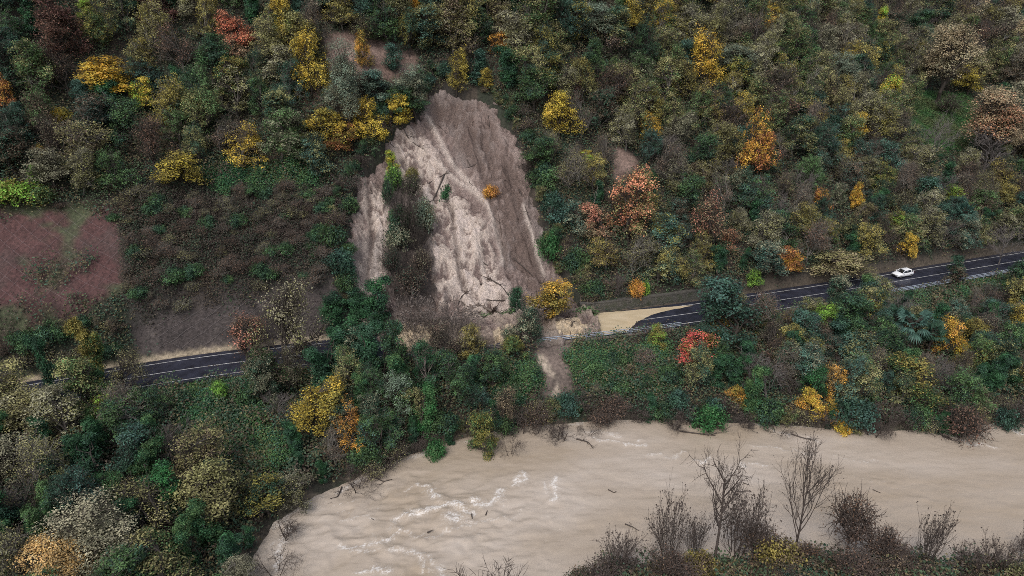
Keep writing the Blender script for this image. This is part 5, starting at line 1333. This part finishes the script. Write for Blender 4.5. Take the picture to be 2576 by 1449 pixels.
def net(name, label, corners, nu, nv, r, mat, lift=.14):
    """steel cables crossing as diamonds, lying on the slope"""
    o = bpy.data.objects.new(name, None); COL.objects.link(o)
    c0 = hit(*corners[0])[0]; o.location = c0; o["label"], o["category"] = label, "slope netting"
    (ax, ay), (bx, by), (cx, cy), (dx, dy) = corners                 # top left, top right, bottom right, bottom left
    def at(s, t):
        u = (ax * (1 - s) + bx * s) * (1 - t) + (dx * (1 - s) + cx * s) * t; v = (ay * (1 - s) + by * s) * (1 - t) + (dy * (1 - s) + cy * s) * t
        P, _ = hit(u, v); return P + (0, -.06, lift)
    for nm, sg in (("rising_cable", 1), ("falling_cable", -1)):
        mb = MB()
        for k in range(-nv, nu + nv):
            P = []
            for t in np.linspace(0, 1, 22):
                s = (k + (sg * t if sg > 0 else -t) * nv + (0 if sg > 0 else nv)) / nu - (0 if sg < 0 else 0)
                if -.001 <= s <= 1.001: P.append(at(s, t))
            if len(P) > 2: mb.tube(smooth_poly3(np.array(P) - c0, len(P)), r, 4)
        link(nm + "_mesh", mb.mesh(nm + "_mesh"), mat, o)
    return o
M_CABLE = plain("steel_cable", (0.24, 0.19, 0.20), .6, .2)
net("cable_net", "diamond steel cable net pinned over the bare red soil slope", [(-90, 515), (292, 515), (312, 725), (-100, 835)], 9, 7, .009, M_CABLE)
net("rockfall_net", "faint steel cable net over the grey rock face above the left road", [(400, 800), (800, 735), (800, 845), (400, 885)], 7, 3, .020, plain("dull_cable", (0.15, 0.13, 0.13), .7), .10)

# ------------------------------------------------------------------ the white car
P_car = at_z(2268, 694, ZR)
s_car = seg_dist([P_car[0]], [P_car[1]], ROAD)[2][0]
xy = rpos(np.array([s_car]), np.array([1.75]))[0]
fw = -rdir(s_car)                                                    # it drives towards the landslide
car = bpy.data.objects.new("parked_car", None); car.name = "white_car"; COL.objects.link(car)
car.location = (xy[0], xy[1], ZR + .02); car.rotation_euler = (0, 0, math.atan2(fw[1], fw[0]))
car["label"], car["category"] = "white hatchback car with dark windows driving on the cleared road", "car"
M_WHITE = plain("white_car_paint", (0.80, 0.81, 0.83), .22, spec=.6); M_GLASS = plain("dark_car_glass", (0.018, 0.022, 0.028), .08, spec=.7); M_TYRE = plain("tyre_rubber", (0.02, 0.02, 0.02), .9); M_RIM = plain("alloy_rim", (0.45, 0.46, 0.48), .35, .8)
M_LAMP = plain("lamp_glass", (0.65, 0.68, 0.70), .15); M_RED = plain("tail_lamp", (0.45, 0.02, 0.02), .25); M_BLACK = plain("black_trim", (0.02, 0.02, 0.022), .6)
def loft(secs, name, mat, parent, smooth=True, close=True):
    """sections along the length: x, list of (y, z) for one side; mirrored"""
    rows = []
    for x, pr in secs: rows.append([(x, y, z) for y, z in pr] + [(x, -y, z) for y, z in reversed(pr)])
    n = len(rows[0]); V = np.array(rows).reshape(-1, 3); i = np.arange(len(rows) * n).reshape(len(rows), n)
    F = np.stack([i[:-1], np.roll(i[:-1], -1, 1), np.roll(i[1:], -1, 1), i[1:]], -1).reshape(-1, 4).tolist()
    me = bpy.data.meshes.new(name); me.from_pydata(V.tolist(), [], F + [i[0].tolist(), i[-1][::-1].tolist()]); me.update()
    me.polygons.foreach_set("use_smooth", [smooth] * len(me.polygons))
    return link(name, me, mat, parent)
def sec(w, zb, zs, zt): return [(w * .80, zb), (w * .97, zb + .10), (w, zb + .30), (w * .985, zs - .08), (w * .90, zs), (w * .5, zt), (w * .15, zt + .01)]
loft([(2.12, sec(.62, .36, .56, .60)), (2.05, sec(.76, .26, .68, .72)), (1.75, sec(.86, .22, .80, .86)), (1.2, sec(.90, .22, .90, .97)), (.75, sec(.91, .22, .95, 1.03)), (0, sec(.92, .22, .97, 1.02)), (-1.0, sec(.92, .22, 1.0, 1.04)), (-1.6, sec(.90, .24, 1.02, 1.06)), (-1.98, sec(.84, .30, 1.0, 1.04)), (-2.12, sec(.76, .40, .90, .94))], "body", M_WHITE, car)
def cab(w0, zb, w1, zt): return [(w0, zb), (w0 * .97, zb + (zt - zb) * .35), (w1, zt - .05), (w1 * .85, zt), (w1 * .3, zt + .02)]
loft([(.98, cab(.78, .94, .74, .99)), (.30, cab(.83, .95, .62, 1.40)), (.05, cab(.84, .95, .62, 1.44)), (-.9, cab(.84, .97, .62, 1.45)), (-1.45, cab(.82, .98, .60, 1.38)), (-1.95, cab(.74, 1.0, .64, 1.06))], "window_glass", M_GLASS, car)
loft([(.24, [(.66, 1.36), (.62, 1.42), (.30, 1.445)]), (.0, [(.68, 1.40), (.63, 1.462), (.30, 1.48)]), (-.9, [(.68, 1.41), (.63, 1.475), (.30, 1.49)]), (-1.5, [(.64, 1.36), (.60, 1.41), (.30, 1.42)])], "roof", M_WHITE, car)
for sy in (-1, 1):
    for a, b in (((.98, .80, .95), (.26, .66, 1.40)), ((-.35, .86, .97), (-.38, .66, 1.43)), ((-1.25, .85, .99), (-1.35, .64, 1.40))):
        mb = MB(); mb.tube([(a[0], a[1] * sy, a[2]), (b[0], b[1] * sy, b[2])], .045, 5); link("pillar_trim", mb.mesh("pillar_trim"), M_WHITE, car)
    mb = MB(); mb.box((.72, 1.0 * sy, 1.02), (.14, .2, .13)); link("mirror", mb.mesh("mirror"), M_WHITE, car)
    mb = MB(); mb.box((1.98, .60 * sy, .66), (.20, .28, .12)); link("headlight", mb.mesh("headlight"), M_LAMP, car)
    mb = MB(); mb.box((-2.02, .66 * sy, .86), (.16, .26, .18)); link("tail_light", mb.mesh("tail_light"), M_RED, car)
    for x in (1.33, -1.30):
        w = bpy.data.objects.new("wheel", None); COL.objects.link(w); w.parent = car; w.location = (x, .84 * sy, .32)
        mb = MB(); mb.tube([(0, -.11, 0), (0, -.10, 0), (0, .10, 0), (0, .11, 0)], [.27, .32, .32, .27], 20); link("tyre", mb.mesh("tyre", True), M_TYRE, w)
        mb = MB(); mb.tube([(0, .08 * sy, 0), (0, .125 * sy, 0)], [.21, .19], 16); mb.box((0, .128 * sy, 0), (.36, .012, .06)); mb.box((0, .129 * sy, 0), (.06, .012, .36)); link("rim", mb.mesh("rim"), M_RIM, w)
mb = MB(); mb.box((2.10, 0, .42), (.08, 1.1, .16)); link("grille", mb.mesh("grille"), M_BLACK, car)
mb = MB(); mb.box((0, 0, .24), (3.2, 1.72, .12)); link("underbody", mb.mesh("underbody"), M_BLACK, car)

# ------------------------------------------------------------------ what sets each tree apart: its look and where it stands among the landmarks
short = {}
for T in TREES:
    if T['key'] and T['w'] * FPX / T['dep'] > 34:
        lab = T['o']["label"]
        if len(lab.split()) <= 11: short[id(T)] = lab
LM = [(T['u'], T['v'], ' '.join(w for w in short[id(T)].split())) for T in TREES if id(T) in short]
def compact(lab):
    w = lab.split()
    for stop in ('high', 'above', 'below', 'beside', 'at', 'on', 'left', 'right', 'downhill', 'uphill', 'near', 'behind', 'in', 'by', 'standing', 'with', 'just', 'directly', 'between', 'midway', 'overhanging', 'over', 'leaning', 'before', 'carried', 'next', 'among', 'up'):
        pass
    return lab
LMK = [(1795, 1330, 'the open-crowned tall bare tree'), (1999, 1300, 'the tall bare tree with top leaves'), (1552, 1420, 'the rounded brown thicket'), (2326, 1400, 'the slender bare thicket'), (2130, 1340, 'the brown-leaved bush'), (2500, 1430, 'the bottom right corner thicket'), (258, 188, 'the wide golden tree'), (140, 70, 'the tall rust-red tree'), (600, 76, 'the salmon-red tree'), (395, 26, 'the dark maroon tree'), (776, 150, 'the tall yellow-green rim tree'), (553, 200, 'the round olive-yellow tree'), (437, 424, 'the mustard bush-like tree'), (150, 600, 'the red netted slope'),
       (924, 293, 'the leaning lemon yellow tree'), (850, 350, 'the orange-tinged rim tree'), (876, 178, 'the grey-green feathery scar tree'), (990, 143, 'the egg-shaped evergreen'), (1256, 110, 'the yellow-orange tree over the slide'), (1146, 172, 'the olive-yellow brink tree'), (1408, 284, 'the golden tree by the slide head'),
       (1637, 324, 'the yellow tree over the brown scar'), (1570, 410, 'the small brown scar'), (1790, 146, 'the two-lobed yellow tree'), (1951, 42, 'the top-edge gold tree'), (2232, 48, 'the pointed lime-yellow tree'), (2237, 246, 'the brilliant yellow tree'), (2149, 316, 'the yellow tree near the meadow'), (1886, 358, 'the large orange tree'),
       (1590, 515, 'the salmon-orange oak'), (1780, 545, 'the pale pink half-bare tree'), (2383, 128, 'the upper tan willow'), (2493, 292, 'the lower tan willow'), (2360, 310, 'the green meadow'), (2159, 492, 'the slim gold tree'), (2268, 690, 'the white car'), (1996, 655, 'the orange-yellow roadside tree'), (2105, 664, 'the olive-tan roadside bush'),
       (1306, 822, 'the dark guardrail tree'), (942, 775, 'the ivy column by the mud'), (706, 795, 'the tall airy pale tree'), (230, 880, 'the yellow-green ivy column'), (784, 1016, 'the yellow round bank tree'), (886, 1078, 'the orange-yellow bank tree'), (1068, 1042, 'the leaning bright green ivy'), (225, 1318, 'the cream feathery tree'), (77, 1041, 'the straw-coloured tree'),
       (424, 1250, 'the lower green ivy column'), (1734, 872, 'the red and orange tree'), (2102, 962, 'the golden bank tree'), (2062, 796, 'the luminous lime tree'), (2302, 806, 'the big fan palm'), (1858, 780, 'the big dark roadside tree'), (2390, 846, 'the far yellow bank tree'), (2330, 946, 'the spreading olive-yellow tree'), (1782, 1044, 'the rounded green river shrub'),
       (1890, 982, 'the long green ivy column'), (2432, 1048, 'the brown round shrub'), (1395, 940, 'the mud run-off'), (580, 820, 'the grey rock face'), (600, 600, 'the middle of the brush slope')]
LU = np.array([[a, b] for a, b, _ in LMK])
NTH = ['', 'second ', 'third ', 'fourth ', 'fifth ', 'sixth ', 'seventh ', 'eighth ', 'ninth ', 'tenth ', 'eleventh ', 'twelfth ', 'thirteenth ', 'fourteenth ', 'fifteenth ']
buck = {}
for T in TREES:
    if T['key']: continue
    d = np.hypot((LU[:, 0] - T['u']), (LU[:, 1] - T['v']) * 1.3)
    k = int(np.argmin(d)); du, dv = T['u'] - LU[k, 0], T['v'] - LU[k, 1]
    a = math.degrees(math.atan2(-dv, du)) % 360
    side = ['right of', 'up and right of', 'above', 'up and left of', 'left of', 'down and left of', 'below', 'down and right of'][int(((a + 22.5) % 360) // 45)]
    buck.setdefault((T['look'], side, k), []).append((d[k], T))
for (look, side, k), L in buck.items():
    L.sort(key=lambda q: q[0])
    for i, (_, T) in enumerate(L):
        T['o']["label"] = (f"{look} {side} {LMK[k][2]}" if len(L) == 1 else f"{'nearest ' if i == 0 else NTH[min(i, 14)] + 'nearest '}{look} {side} {LMK[k][2]}")
        w = T['o']["label"].split()
        if len(w) > 16: T['o']["label"] = ' '.join(q for q in w if q not in ('nearest', 'light-leaved', 'small'))
